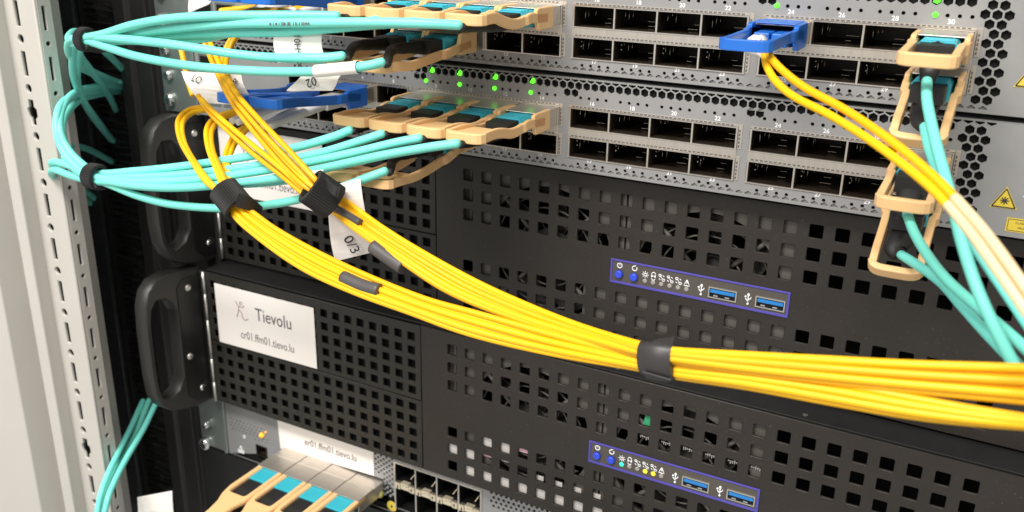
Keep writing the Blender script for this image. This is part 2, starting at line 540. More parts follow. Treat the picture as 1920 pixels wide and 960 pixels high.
def switch(zb, label, digits_seed):
    t = thing('network_switch', label, 'network switch', (0, 0, zb))
    rr = random.Random(digits_seed)
    holes = []
    for g in range(4):
        for z in (ZU, ZL):
            holes.append(rect(GX[g] - 0.6, GX[g] + 4 * P + 0.6, z[0] - 0.6, z[1] + 0.6))
    # light holes
    led = []
    for g in range(4):
        for k in range(4):
            for j in range(4):
                holes.append(ngon(GX[g] + k * P + 4.75 + 4.08 * j, 35.1, 0.74, 10))
                holes.append(ngon(GX[g] + k * P + 4.75 + 4.08 * j, 4.95, 0.74, 10))
    x = -0.3 - 3.88 * 59
    while x < 157:
        holes.append(ngon(x, 40.25, 1.88))
        x += 3.88
    for xs in ((80.8, 84.5), (-1.9, 1.9), (-82.5, -78.7), (-168, -171.9, -175.8)):
        for x in xs:
            holes.append(ngon(x, 36.95, 1.88))
    zz = 39.6
    pat = [(157.9, 161.7, 165.6), (159.8, 163.7, 167.5), (161.7, 165.6), (163.7, 167.6), (161.8, 165.7), (163.7, 167.6),
           (161.8, 165.7), (163.7, 167.6), (161.8, 165.7), (163.7, 167.6), (161.7, 165.6)]
    for i, row in enumerate(pat):
        for x in row:
            if i or x > 158.6:
                holes.append(ngon(x, zz - 3.34 * i, 1.84))
    # rows of half hexagons along the folded edges
    X0, X1, Z0, Z1 = -231.0, 207.0, 1.5, 43.4
    x = -0.3 - 3.88 * 58.5
    while x < 171:
        if x < 168:
            holes.append([(x - 1.45, 2.9), (x + 1.45, 2.9), (x + 1.3, 3.5), (x, 4.2), (x - 1.3, 3.5)])
        holes.append([(x - 1.62, 43.1), (x - 1.62, 42.5), (x, 41.65), (x + 1.62, 42.5), (x + 1.62, 43.1)])
        x += 3.88
    out = rect(X0, X1, Z0, Z1)
    plate('front_panel', [(a, b + zb) for a, b in out], [[(a, b + zb) for a, b in h] for h in holes], 0, 0.9, 'switch_face', t)
    z = zb
    MB().prism([(0.95, z + 3.6), (1.2, z + 1.6), (60, z + 1.1), (60, z + 0.8), (0.9, z + 1.2), (0.92, z + 3.6)], X0, X1).build('bottom_fold', 'switch_face', t)
    MB().prism([(0.92, z + 42.7), (1.0, z + 43.2), (60, z + 43.6), (60, z + 43.9), (0.92, z + 43.55)], X0, X1).build('top_fold', 'switch_face', t)
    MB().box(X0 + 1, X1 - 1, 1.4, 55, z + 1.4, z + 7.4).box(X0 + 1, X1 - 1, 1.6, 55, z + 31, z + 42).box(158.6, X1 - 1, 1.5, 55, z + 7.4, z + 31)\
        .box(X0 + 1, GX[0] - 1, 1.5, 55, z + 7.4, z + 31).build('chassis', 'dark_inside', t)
    # port cages
    for g in range(4):
        c = MB()
        x0, x1 = GX[g], GX[g] + 4 * P
        for a, b in (ZU, ZL):
            a, b = a + z, b + z
            c.box(x0 - 0.55, x1 + 0.55, -0.5, 30, b, b + 0.42).box(x0 - 0.55, x1 + 0.55, -0.5, 30, a - 0.42, a)
            for k in range(5):
                c.box(x0 + k * P - 0.36, x0 + k * P + 0.36, -0.45, 32, a, b)
        c.box(x0 - 0.5, x1 + 0.5, 30, 31, z + 7.5, z + 30.6)
        cage = c.build('port_cage', 'cage_steel', t)
        for up, (a, b) in ((True, ZU), (False, ZL)):
            for k in range(4):
                cx = x0 + k * P + P / 2
                A, B = cx - 9.1, cx + 9.1
                C_, D_ = a + z + 0.05, b + z - 0.05
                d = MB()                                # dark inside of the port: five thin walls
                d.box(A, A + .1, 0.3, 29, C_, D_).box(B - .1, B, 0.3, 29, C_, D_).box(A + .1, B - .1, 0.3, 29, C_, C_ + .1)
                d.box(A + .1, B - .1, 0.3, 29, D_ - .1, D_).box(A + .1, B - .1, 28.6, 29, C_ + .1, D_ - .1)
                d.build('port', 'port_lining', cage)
                e = MB()
                port_bits(e, cx, a + z, b + z, up, rr)
                e.build('contacts', 'contact', cage)
        f = MB()
        for zz in (ZU[1] + z + 0.85, ZL[1] + z + 0.85):
            x = x0 + 1.0
            while x < x1 - 1:
                f.box(x, x + 1.15, -0.42, 0.2, zz, zz + 0.5)
                x += 1.9
        for a, b in (ZU, ZL):
            q = a + z + 0.6
            while q < b + z - 1:
                f.box(x1 + 0.9, x1 + 1.5, -0.42, 0.2, q, q + 1.0)
                q += 1.6
        f.build('spring_fingers', 'finger_steel', cage)
        h = MB()
        h.box(x1 + 0.62, x1 + 2.3, -0.25, 0.3, ZU[0] + z, ZU[1] + z + 1.6).box(x1 + 0.62, x1 + 2.3, -0.25, 0.3, ZL[0] + z, ZL[1] + z + 1.6)
        h.box(x0 - .5, x1 + .5, -0.25, 0.3, ZU[1] + z + 0.55, ZU[1] + z + 1.5).box(x0 - .5, x1 + .5, -0.25, 0.3, ZL[1] + z + 0.5, ZU[0] + z - 0.5)
        h.build('cage_rim', 'module_steel', cage)
    for g in range(4):
        for k in range(4):
            i = 8 * g + 2 * k
            x = GX[g] + k * P + 10.4
            for j, zz in ((i, 32.95), (i + 1, 6.85)):
                n = MB()
                put_text(n, str(j), 2.45, (x, -0.05, z + zz), bold=0.04, sx=1.05)
                n.build('port_number', 'print_white', t)
    # warning stickers at the right end
    for x, zz in ((177.6, 16.0),):
        s_ = MB().prism([(x - 4.6, z + zz - 4), (x + 4.6, z + zz - 4), (x, z + zz + 4.4)], -0.14, -0.01, 'y').build('warning_sticker', 'warn_yellow', t)
        k = MB()
        A = [(x - 3.9, z + zz - 3.55), (x + 3.9, z + zz - 3.55), (x, z + zz + 3.5)]
        for i in range(3):
            a, b = A[i], A[(i + 1) % 3]
            k.tube([(a[0], -0.16, a[1]), (b[0], -0.16, b[1])], 0.22, 6)
        for i in range(8):
            a = math.pi * i / 4
            k.tube([(x, -0.16, z + zz - 1), (x + 1.5 * math.cos(a), -0.16, z + zz - 1 + 1.5 * math.sin(a))], 0.2, 5)
        k.ball((x, -0.15, z + zz - 1), 0.65, 6)
        k.build('symbol', 'ink', s_)
    s_ = MB().prism([(183.2, z + 17.2), (189.5, z + 17.2), (189.5, z + 23.5), (186.4, z + 23.5)], -0.14, -0.01, 'y').build('caution_sticker', 'print_white', t)
    MB().ring((187, -0.16, z + 19.3), (0, 1, 0), 1.1, 0.2, 14).build('symbol', 'ink', s_)
    s_ = MB().box(179.6, 193, -0.14, -0.01, z + 3.6, z + 8.9).build('laser_sticker', 'warn_yellow', t)
    k = MB()
    k.box(180.1, 192.6, -0.2, -0.15, z + 8.3, z + 8.5).box(180.1, 192.6, -0.2, -0.15, z + 4.0, z + 4.2).box(180.1, 180.3, -0.2, -0.15, z + 4.2, z + 8.3)
    put_text(k, 'CLASS 1 LASER', 1.15, (186.3, -0.18, z + 7.2))
    put_text(k, 'PRODUCT', 1.15, (186.3, -0.18, z + 5.3))
    k.build('print', 'ink', s_)
    MB().cyl((189, -0.3, z + 28), (0, 1, 0), 1.3, 0.6).build('button', 'dark_inside', t)
    # mounting ear with screws
    ear = MB().box(-258.4, -231.2, -0.2, 2.2, z + 0.9, z + 43.6).box(-233.6, -231.1, -1.4, -0.2, z + 0.9, z + 43.6).build('mounting_ear', 'ear_metal', t, bevel=0.4)
    for (x, zz, r) in ((-252.3, z + 36.3, 3.1), (-252.3, z + 21.8, 3.1), (-253.5, z + 7.6, 4.1)):
        s_ = MB()
        s_.tube([(x, -0.2, zz), (x, -1.4, zz), (x, -2.6, zz), (x, -3.2, zz)], [r, r, r * .82, r * .5], 20)
        o = s_.build('screw', 'screw_zinc', t)
        MB().box(x - r * .55, x + r * .55, -3.28, -3.0, zz - .32, zz + .32).box(x - .32, x + .32, -3.29, -3.0, zz - r * .55, zz + r * .55).build('cross_slot', 'ink', o)
    # management end: console sockets and a serial port
    for x0, x1, a, b in ((-228, -214, 8, 20), (-212, -198, 8, 20), (-228, -214, 24, 36), (-196, -182, 10, 17)):
        m_ = MB()
        m_.box(x0, x0 + .6, -0.5, 4, z + a, z + b).box(x1 - .6, x1, -0.5, 4, z + a, z + b).box(x0 + .6, x1 - .6, -0.5, 4, z + a, z + a + .6).box(x0 + .6, x1 - .6, -0.5, 4, z + b - .6, z + b)
        m_.box(x0 + .6, x1 - .6, -0.3, 0.3, z + a + .6, z + b - .6)
        q = m_.build('management_socket', 'ear_metal', t)
        MB().box(x0 + 1.2, x1 - 1.2, -0.45, -0.32, z + a + 1.2, z + b - 1.2).build('opening', 'dark_inside', q)
    return t


def leds_and_glow(t, zb, spots):
    for x, zz, kind in spots:
        o = MB()
        if kind == 'led':
            o.ball((x, -0.1, zb + zz), 1.0, 8)
        else:  # green glow caught in a vent hole, put in as a self-lit sliver
            x = -0.3 + 3.88 * round((x + 0.3) / 3.88)
            o.prism([(a, b + zb) for a, b in ((x - 1.2, 39.6), (x + .3, 39.0), (x + 1.2, 39.6), (x + 1.2, 41.0), (x + .1, 41.7))], 0.25, 0.9, 'y')
        o.build('status_light_or_glow', 'led_green', t)


# ================================================================== SERVERS
def server(dx, dy, dz, label, lit):
    """front face at y = dy; nominal frame: z -46 .. -133, x -232 .. 206"""
    t = thing('rack_server', label, 'rack server', (dx, dy, dz - 90))

    def Q(poly):
        return [(a + dx, b + dz) for a, b in poly]

    def bx(mb, x0, x1, y0, y1, z0, z1):
        return mb.box(x0 + dx, x1 + dx, y0 + dy, y1 + dy, z0 + dz, z1 + dz)
    holes = []
    for zz in (-55.6, -65.95, -76.3, -103.9, -114.25, -124.6):
        for k in range(24):
            x = -58.4 + 10.6 * k
            holes.append(rect(x - 3.0, x + 3.0, zz - 3.15, zz + 3.15, 0.7))
    plate('front_panel', Q(rect(-77.2, 205, -132.6, -46.2)), [Q(h) for h in holes], dy, 1.3, 'server_black', t, 0.22)
    holes = []
    for zz in (-53.6, -61.6, -69.5, -77.4, -85.2):
        for k in range(18):
            x = -83.6 - 8.33 * k
            holes.append(rect(x - 2.55, x + 2.55, zz - 2.55, zz + 2.55, 0.3))
    d1 = plate('door', Q(rect(-230.6, -78.0, -90.0, -46.6)), [Q(h) for h in holes], dy - 0.2, 1.3, 'door_black', t, 0.18)
    d1['label'] = 'upper half of the perforated filter door'
    holes = []
    for zz in (-95.5, -103.4, -111.3, -119.3, -127.2):
        for k in range(18):
            x = -83.6 - 8.33 * k
            holes.append(rect(x - 2.55, x + 2.55, zz - 2.55, zz + 2.55, 0.3))
    d2 = plate('door', Q(rect(-230.6, -78.0, -132.4, -91.0)), [Q(h) for h in holes], dy - 0.2, 1.3, 'door_black', t, 0.18)
    d2['label'] = 'lower half of the perforated filter door'
    # the case behind
    c = MB()
    bx(c, -231, 206, 3.5, 3.9, -46.3, -46.0)
    bx(c, -231.5, 206.3, 1.4, 45, -46.1, -45.2)
    bx(c, -231.5, 206.3, 1.4, 45, -133.4, -132.7)
    bx(c, -231.8, -231.0, 1.2, 45, -132.7, -46.1)
    bx(c, 205.2, 206.3, 0.6, 45, -132.7, -46.1)
    c.build('top_cover', 'cover_black', t, bevel=0.25)
    c = MB()
    bx(c, -230.9, 205, 44, 45, -132.6, -46.2)
    bx(c, -230.5, -78.3, 3.2, 3.6, -132, -47)
    c.build('filter', 'dark_inside', t)
    c = MB()
    bx(c, -231.4, 206.2, 20.5, 21.5, -45.1, -44.7)
    c.build('cover_seam', 'fan_grey', t)
    for x in (118, 31):
        MB().cyl((x + dx, 5 + dy, -45.2 + dz), (0, 0, 1), 1.1, 0.3, 14).build('screw', 'fan_grey', t)
    # fans behind the panel
    for cx in (-14.0, 66.0):
        fz = -89.5
        out = rect(cx - 39.5, cx + 39.5, fz - 41, fz + 41)
        fr = plate('fan', Q(out), [Q([(cx + 34 * math.cos(2 * math.pi * i / 40), fz + 34 * math.sin(2 * math.pi * i / 40)) for i in range(40)])], dy + 2.4, 3, 'fan_grey', t)
        g = MB()
        for k in range(7):
            a0 = 2 * math.pi * k / 7
            A, B = [], []
            for i in range(7):
                r = 11 + 22.4 * i / 6
                a = a0 + 0.55 * i / 6
                for L, da, yy in ((A, 0.0, 5.0), (B, 0.50, 12.0)):
                    L.append((cx + dx + r * math.cos(a + da), dy + yy, fz + dz + r * math.sin(a + da)))
            g.sheet(A, B, 0.6)
        g.cyl((cx + dx, dy + 4.5, fz + dz), (0, 1, 0), 12, 8, 24)
        g.build('rotor', 'fan_blade', fr)
        h = MB()
        for r in (17, 23, 29):
            h.ring((cx + dx, dy + 3.6, fz + dz), (0, 1, 0), r, 0.5, 36)
        for k in range(4):
            a = math.pi / 4 + k * math.pi / 2
            h.tube([(cx + dx + 10 * math.cos(a), dy + 3.6, fz + dz + 10 * math.sin(a)), (cx + dx + 42 * math.cos(a), dy + 3.6, fz + dz + 42 * math.sin(a))], 1.3, 8)
        h.build('guard', 'fan_grey', fr)
    c = MB()
    bx(c, -66, -43.5, 4.2, 5.0, -82, -48)
    for k in range(9):
        bx(c, -66 + 2.3 * k, -64.9 + 2.3 * k, 3.6, 4.2, -82, -48)
    c.build('drive_bracket', 'fan_grey', t)
    if not lit:
        c = MB()
        bx(c, 6, 107, 2.2, 2.6, -131, -99.5)
        c.build('baffle', 'fan_grey', t)
    c = MB()
    bx(c, 20, 107, 3.6, 4.4, -97, -83.5)
    c.build('panel_board', 'fan_grey', t)
    if lit:
        spots = [(-47.8 + 10.6 * k - 3.6, -47.8 + 10.6 * k + 3.6, -128.2, -120.7) for k in range(9)]
        spots += [(x - 3.6, x + 3.6, a, b) for x, a, b in ((-47.8, -118, -110), (-37.2, -107, -100), (-26.6, -107.5, -100.5), (-58, -118, -110), (-37.2, -113, -110.5), (-26.6, -113, -111.5))]
        spots += [(-11 + 10.6 * k, -4.6 + 10.6 * k, -117.5, -115.0) for k in range(4)]
        for a, b, c0, c1 in spots:
            c = MB()
            bx(c, a, b, 1.9, 2.4, c0, c1)
            c.build('card_bracket', 'pale_board', t)
        for q in ((-19.3, -12.7, -103.9, -101), (-40, -34.5, -113.2, -111)):
            c = MB()
            bx(c, q[0], q[1], 1.6, 1.8, q[2], q[3])
            c.build('film_scrap', 'pink_film', t)
        c = MB()
        c.prism([(x + dx, z_ + dz) for x, z_ in ((46.5, -69), (51.2, -69), (51.2, -64.4), (49.5, -62.8), (47.4, -64))], dy + 1.8, dy + 2.2, 'y')
        c.build('circuit_board', 'board_green', t)
        rr = random.Random(9)
        for k in range(6):
            x = 47.9 + 10.6 * k
            c = MB()
            for j in range(5):
                h = rr.uniform(.3, 1.6)
                bx(c, x - 2.4 + j * 0.95, x - 2.0 + j * 0.95, 2.0, 2.3, -75.6 - h, -75.4 + rr.uniform(0, .8))
            bx(c, x - 2.4, x + 2.0, 1.9, 2.3, -75.65, -75.35)
            c.build('pin_header', 'hinge_steel', t)
    # front control panel
    cp = MB()
    x0, x1, z0, z1 = 20.5, 104.2, -96.4, -84.4
    f = 0.9
    bx(cp, x0, x1, -0.5, 0.0, z1 - f, z1)
    bx(cp, x0, x1, -0.5, 0.0, z0, z0 + f * 1.3)
    bx(cp, x0, x0 + f, -0.5, 0.0, z0 + f * 1.3, z1 - f)
    bx(cp, x1 - f * 1.2, x1, -0.5, 0.0, z0 + f * 1.3, z1 - f)
    pan = cp.build('control_panel', 'panel_blue', t, bevel=0.12)
    c = MB()
    bx(c, x0 + f, x1 - f * 1.2, -0.12, 0.05, z0 + f * 1.3, z1 - f)
    c.build('field', 'panel_field', pan)
    zc = -91.6
    for x in (25.0, 32.5):
        MB().tube([(x + dx, dy, zc + dz), (x + dx, dy - 1.3, zc + dz), (x + dx, dy - 1.8, zc + dz)], [1.95, 1.95, 1.5], 20).build('button', 'button_blue', pan)
    for i, x in enumerate((37.9, 41.9, 45.9, 49.95, 54.0, 58.0)):
        k = 'led_off'
        if lit and i == 0:
            k = 'led_teal'
        if lit and i in (3, 4):
            k = 'led_yellow'
        MB().tube([(x + dx, dy, -92.6 + dz), (x + dx, dy - 0.3, -92.6 + dz), (x + dx, dy - .55, -92.6 + dz)], [1.15, 1.15, .7], 14).build('indicator_light', k, pan)
    ic = MB()
    Yi = dy - 0.16

    def ln(a, b, r=0.2):
        ic.tube([(a[0] + dx, Yi, a[1] + dz), (b[0] + dx, Yi, b[1] + dz)], r, 6)
    zi = -87.4
    for x in (25.0, 32.5):
        a0 = math.radians(90 if x == 25 else 60)
        ic.ring((x + dx, Yi, zi + dz), (0, 1, 0), 1.15, 0.26, 20, a0 + (0.4), a0 + 2 * math.pi - 0.4)
    ln((25.0, zi + .1), (25.0, zi + 1.4), .24)
    ln((32.0, zi + .9), (33.0, zi + 1.5), .24)
    zi = -89.4
    ic.ring((37.9 + dx, Yi, zi + dz), (0, 1, 0), .65, 0.2, 14)
    for k in range(8):
        a = math.pi * k / 4
        ln((37.9 + .95 * math.cos(a), zi + .95 * math.sin(a)), (37.9 + 1.7 * math.cos(a), zi + 1.7 * math.sin(a)), .18)
    ic.ring((41.9 + dx, Yi, zi + .9 + dz), (0, 1, 0), .95, 0.2, 16)
    ln((40.95, zi + .9), (40.95, zi - 1.2))
    ln((42.85, zi + .9), (42.85, zi - 1.2))
    ic.ring((41.9 + dx, Yi, zi - 1.0 + dz), (0, 1, 0), .95, 0.2, 16)
    for x in (45.9, 49.95, 54.0):
        for (a, b) in (((-.9, .9), (.9, -.9)), ((-1.4, 1.5), (-.3, 1.5)), ((-1.4, 1.5), (-1.4, .5)), ((-.3, 1.5), (-.3, .5)), ((-1.4, .5), (-.3, .5)),
                       ((.3, -.5), (1.5, -.5)), ((.3, -.5), (.3, -1.5)), ((1.5, -.5), (1.5, -1.5)), ((.3, -1.5), (1.5, -1.5)), ((.5, 1.2), (1.3, .6)), ((-1.3, -.6), (-.5, -1.2))):
            ln((x + a[0], zi + a[1]), (x + b[0], zi + b[1]), .19)
    A = [(56.6, zi - 1.5), (59.4, zi - 1.5), (58.0, zi + 1.4)]
    for i in range(3):
        ln(A[i], A[(i + 1) % 3], .22)
    ln((58, zi - .7), (58, zi + .4), .2)
    for x in (64.9, 86.3):
        z_ = -91.3
        ln((x, z_ - 2.4), (x, z_ + 2.2), .25)
        ic.ball((x + dx, Yi, z_ - 2.3 + dz), .55, 6)
        ln((x, z_ - 1.2), (x - 1.2, z_ + .1), .22)
        ln((x - 1.2, z_ + .1), (x - 1.2, z_ + .9), .22)
        ln((x, z_ - .6), (x + 1.2, z_ + .5), .22)
        ln((x + 1.2, z_ + .5), (x + 1.2, z_ + 1.1), .22)
        ln((x - .6, z_ + 1.6), (x, z_ + 2.7), .25)
        ln((x + .6, z_ + 1.6), (x, z_ + 2.7), .25)
        ic.ball((x - 1.2 + dx, Yi, z_ + 1.0 + dz), .5, 6)
    ic.build('icons', 'print_white', pan)
    for x in (68.3, 89.6):
        u = MB()
        a, b = -94.0, -88.9
        bx(u, x, x + .5, -0.7, 8, a, b)
        bx(u, x + 12.4, x + 12.9, -0.7, 8, a, b)
        bx(u, x + .5, x + 12.4, -0.7, 8, a, a + .45)
        bx(u, x + .5, x + 12.4, -0.7, 8, b - .45, b)
        up = u.build('usb_socket', 'hinge_steel', t)
        u = MB()
        bx(u, x + .5, x + 12.4, -0.2, -0.13, a + .45, b - .45)
        u.build('opening', 'dark_inside', up)
        u = MB()
        bx(u, x + .9, x + 12.0, -0.6, -0.2, b - 2.6, b - 1.0)
        u.build('tongue', 'usb_blue', up)
        u = MB()
        for k in range(2):
            bx(u, x + 2.4 + 5.3 * k, x + 4.4 + 5.3 * k, -0.5, -0.2, a + .9, a + 1.5)
        u.build('spring', 'screw_zinc', up)
    # hinge, ear, handle
    h = MB()
    for a, b in ((-46.4, -60), (-60.5, -77), (-77.5, -103), (-103.5, -119), (-119.5, -132.6)):
        h.cyl((-231.6 + dx, dy - 1.0, b + dz), (0, 0, 1), 0.95, a - b, 12)
    h.build('hinge', 'hinge_steel', t)
    e = MB()
    bx(e, -258.5, -232.8, -0.5, 1.6, -132.6, -46.4)
    e.build('mounting_ear', 'handle_black', t, bevel=0.4)
    hy, hz = -46.0, 0
    outer = [(0, -44.5), (-12, -44), (-24, -42.0), (-32, -43.5), (-37.5, -48), (-40.5, -56), (-41.5, -70), (-41.5, -100), (-40.5, -112), (-37, -120), (-32, -125.0), (-25, -128), (-12, -131.5), (0, -132)]
    hole = [(-18.6, -66), (-22, -59), (-27, -54.5), (-34, -54.0), (-38.0, -59), (-39.2, -68), (-39.4, -90), (-39.2, -107), (-37.4, -115), (-32, -119), (-24, -116), (-19.5, -109)]
    p = plate('handle', [(a + dy, b + dz) for a, b in outer], [[(a + dy, b + dz) for a, b in hole]], 0, 9.5, 'handle_black', t, 0.6)
    o3 = Vector(t['_org'])
    for v in p.data.vertices:
        q = v.co / S + o3
        v.co = (Vector((-235.4 + dx - q.y, q.x, q.z)) - o3) * S
    MB().prism([(dy + a, dz + b) for a, b in ((-1, -48), (-13, -47.5), (-18.3, -52), (-18.3, -122), (-12, -128.5), (-1, -129))], -235.35 + dx, -234.9 + dx).build('side_plate', 'plate_black', t)
    for (yy, zz) in ((-10.5, -54), (-14.5, -97), (-7.5, -121)):
        MB().tube([(-235.4 + dx, dy + yy, dz + zz), (-234.2 + dx, dy + yy, dz + zz), (-233.6 + dx, dy + yy, dz + zz)], [2.2, 2.0, 1.2], 14).build('screw', 'screw_zinc' if yy > -9 else 'hinge_steel', p)
    # right ear stub
    e = MB()
    bx(e, 206.6, 212, -0.6, 3, -132, -46)
    e.build('mounting_ear', 'handle_black', t, bevel=0.5)
    return t


def server_label(x0, x1, z0, z1, y, label, tilt=0.0, faint=False):
    c = ((x0 + x1) / 2, y, (z0 + z1) / 2)
    t = thing('paper_label', label, 'paper label', c)
    MB().prism([(x0, z0), (x1, z0 + tilt), (x1, z1 + tilt * .4), (x0, z1)], y, y + 0.25, 'y').build('sheet', 'paper', t)
    k = MB()
    w_ = x1 - x0
    put_text(k, 'Tievolu', 11.2, (c[0] + 7.2, y - 0.05, c[2] + 5.6), sx=0.82, bold=0.05)
    k.build('lettering', 'ink_grey', t)
    k = MB()
    put_text(k, 'cr01.ffm01.tievo.lu', 7.4, (c[0] + 1, y - 0.05, c[2] - 10.0), sx=0.74)
    k.build('host_name', 'ink_grey', t)
    k = MB()
    lx, lz = c[0] - 18, c[2] + 6.0
    for pts in ([(-3.5, 5.2), (-1.5, 2.4), (2.2, 2.0)], [(-1.2, 2.4), (-1.6, -1.2), (-3.2, -5.0)], [(-1.5, .2), (.8, -1.6), (1.2, -4.2), (3, -5.8), (5.6, -4.6)], [(2.2, 2.0), (3.0, 3.4)]):
        k.tube(smooth_path([(lx + a, y - .04, lz + b) for a, b in pts], 5), 0.28, 6)
    k.ring((lx + .6, y - .04, lz + 4.4), (0, 1, 0), .9, .26, 14)
    k.build('emblem', 'ink_pink', t)
    return t


# ================================================================== TRANSCEIVERS
TAB = [(-13, 0.0), (-22, 0.4), (-28, 0.9), (-35, -0.4), (-42, -0.3), (-49, 1.2), (-56, 2.0), (-66, 1.9)]


def pull_tab(mb, path, half=8.55, th=1.9, h=4.3, block=True, web=True, hend=None):
    """two arms joined by a cross bar: a flat band on edge that follows path (y, z)"""
    P_ = smooth_path([(0, y, z) for y, z in path], 5)
    hend = hend or h

    def hh(i):
        return h + (hend - h) * (i / (len(P_) - 1)) ** 2
    for sx in (-1, 1):
        A, B = [], []
        for i, p in enumerate(P_):
            tt = (P_[min(i + 1, len(P_) - 1)] - P_[max(i - 1, 0)]).normalized()
            n = Vector((0, -tt.z, tt.y))
            if n.z < 0 and abs(n.z) > 0.05:
                n = -n
            q = Vector((sx * (half - (0.9 if i > len(P_) * .35 else 0)), p.y, p.z))
            A.append(q + n * hh(i) / 2)
            B.append(q - n * hh(i) / 2)
        mb.sheet(A, B, th)
        if block:
            mb.prism([(-8, -4.6), (-19.5, -4.8), (-21.5, -4.6), (-23.5, 0.5), (-23.5, 4.0), (-21.5, 4.6), (-8, 4.6)], sx * half - .95, sx * half + .95)
    e = P_[-1]
    t = (P_[-1] - P_[-3]).normalized()
    n = Vector((0, -t.z, t.y))
    if n.z < 0:
        n = -n
    A, B = [], []
    w_ = half - 0.9
    for i in range(17):
        u = -1 + 2 * i / 16
        k = math.sqrt(max(0, 1 - abs(u) ** 5)) * 3.2
        q = Vector((u * (w_ + .6), e.y, e.z)) + t * (k - 2.2)
        A.append(q + n * hend / 2)
        B.append(q - n * hend / 2)
    mb.sheet(A, B, 2.6)
    if web:
        q0 = P_[int(len(P_) * .66)]
        mb.add([Vector((sx * w_, 0, 0)) + b for sx in (-1, 1) for b in (q0 + n * 1.2, q0 - n * .2, e + n * 1.2, e - n * .2)],
               [(0, 1, 3, 2), (4, 6, 7, 5), (0, 4, 5, 1), (2, 3, 7, 6), (0, 2, 6, 4), (1, 5, 7, 3)])


def tab_mesh(mb, path, **k):
    pull_tab(mb, path, **k)


def transceiver(cx, cz, label, flip=False, kind='beige', path=None, name='optical_transceiver', **kw):
    """module plugged into the port whose centre is (cx, cz) on the switch face"""
    t = thing(name, label, 'optical transceiver', (cx, 0, cz), 'pluggable optical modules in the switch ports')
    sg = -1 if flip else 1

    def T(mb):
        mb.v = [(cx + sg * a, b, cz + sg * c) for a, b, c in mb.v]
        return mb
    b = MB()
    b.box(-9.0, 9.0, -18.6, 28, 3.7, 4.15).box(-9.0, 9.0, -18.6, 28, -4.15, -3.7)
    b.box(-9.0, -8.5, -18.6, 28, -3.7, 3.7).box(8.5, 9.0, -18.6, 28, -3.7, 3.7)
    T(b).build('shell', 'module_steel', t, bevel=0.2)
    b = MB()
    b.box(-8.5, 8.5, -10, -9, -3.7, 3.7)
    T(b).build('inner_face', 'dark_inside', t)
    b = MB()
    tab_mesh(b, path or TAB, **kw)
    if kind == 'blue':
        b.box(-7.6, 7.6, -19.4, -4, 4.25, 4.8)
    T(b).build('pull_tab', 'tab_' + kind, t, bevel=0.55)
    return t


def boot_path(c, p, j0):
    return smooth_path([c, p, j0], 8)


AQ_GROUP = 'aqua fibre cables plugged into the switches'
YE_GROUP = 'yellow fibre strands tied into the bundle'


def fiber(label, pts, conn=None, boot=None, r=1.85, color='aqua_jacket', group=AQ_GROUP, n=9, sleeve=None, sag=None, boot_r=(3.2, 1.45), bflat=1.0, marks=None):
    """pts: path of the jacket; conn=(x,z): aqua plug in the port there; boot: middle points of its black boot"""
    P_ = [Vector(p) for p in pts]
    t = thing('fiber_cable', label, 'fiber cable', tuple(P_[0]), group)
    path = smooth_path(P_, n)
    d0 = (path[0] - path[1]).normalized()
    nosed = [path[0] + d0 * (r * .8), path[0] + d0 * (r * .66), path[0] + d0 * (r * .35)] + path
    MB().tube(nosed, [r * .3, r * .62, r * .92] + [r] * len(path), 14).build('jacket', color, t)
    if marks:
        k = MB()
        rr = random.Random(int(P_[0].x * 10))
        i0, i1 = int(marks[0] * (len(path) - 1)), int(marks[1] * (len(path) - 1))
        for i in range(i0, i1):
            for u in (0.0, 0.2, 0.4, 0.6, 0.8):
                if rr.random() < .3:
                    continue
                p, tn = path[i].lerp(path[i + 1], u), (path[i + 1] - path[i]).normalized()
                vw = (CAM - p).normalized()
                nn = (vw - tn * vw.dot(tn)).normalized()
                up = nn.cross(tn)
                c0 = p + nn * (r + .02) + up * (marks[2] * r)
                c0 = p + (c0 - p).normalized() * (r + .03)
                h, w_ = rr.uniform(.35, .8), rr.uniform(.12, .3)
                k.add([c0 - tn * w_ - up * h, c0 + tn * w_ - up * h, c0 + tn * w_ + up * h, c0 - tn * w_ + up * h], [(0, 1, 2, 3)])
        k.build('jacket_print', 'ink_grey', t)
    if conn:
        x, z, fl = conn
        s_ = -1 if fl else 1
        c = MB()
        c.prism([(x - 6.3, z - 3.2), (x + 6.3, z - 3.2), (x + 6.3, z + 2.2), (x + 5.2, z + 3.4), (x - 5.2, z + 3.4), (x - 6.3, z + 2.2)], -30.5, -9.5, 'y')
        for k in range(3):
            c.box(x - 5.0, x + 5.0, -29.5 + 3 * k, -28.3 + 3 * k, z + 3.4, z + 3.75)
        c.build('connector', 'aqua_connector', t, bevel=0.5)
        bp = [Vector((x, -29, z))] + [Vector(q) for q in (boot or [])] + [P_[0] + (P_[0] - P_[1]).normalized() * 1.0 + Vector((0, 1.9, -0.9)), P_[0] + Vector((0, 1.9, -0.9))]
        q = smooth_path(bp, 8)
        m_ = len(q)
        rs = []
        for i in range(m_):
            u = i / (m_ - 1)
            rr = boot_r[0] + (boot_r[1] - boot_r[0]) * min(1, u * 1.15)
            if 0.3 < u < 0.9 and (i // 2) % 2 and bflat == 1.0:
                rr *= 0.93
            rs.append(rr)
        b = MB()
        b.tube(q, rs, 16, True, None, bflat)
        b.prism([(x - 5.4, z - 2.9), (x + 5.4, z - 2.9), (x + 5.4, z + 2.9), (x - 5.4, z + 2.9)], -40, -29.5, 'y')
        b.build('boot', 'boot_black', t, bevel=0.3)
    return t


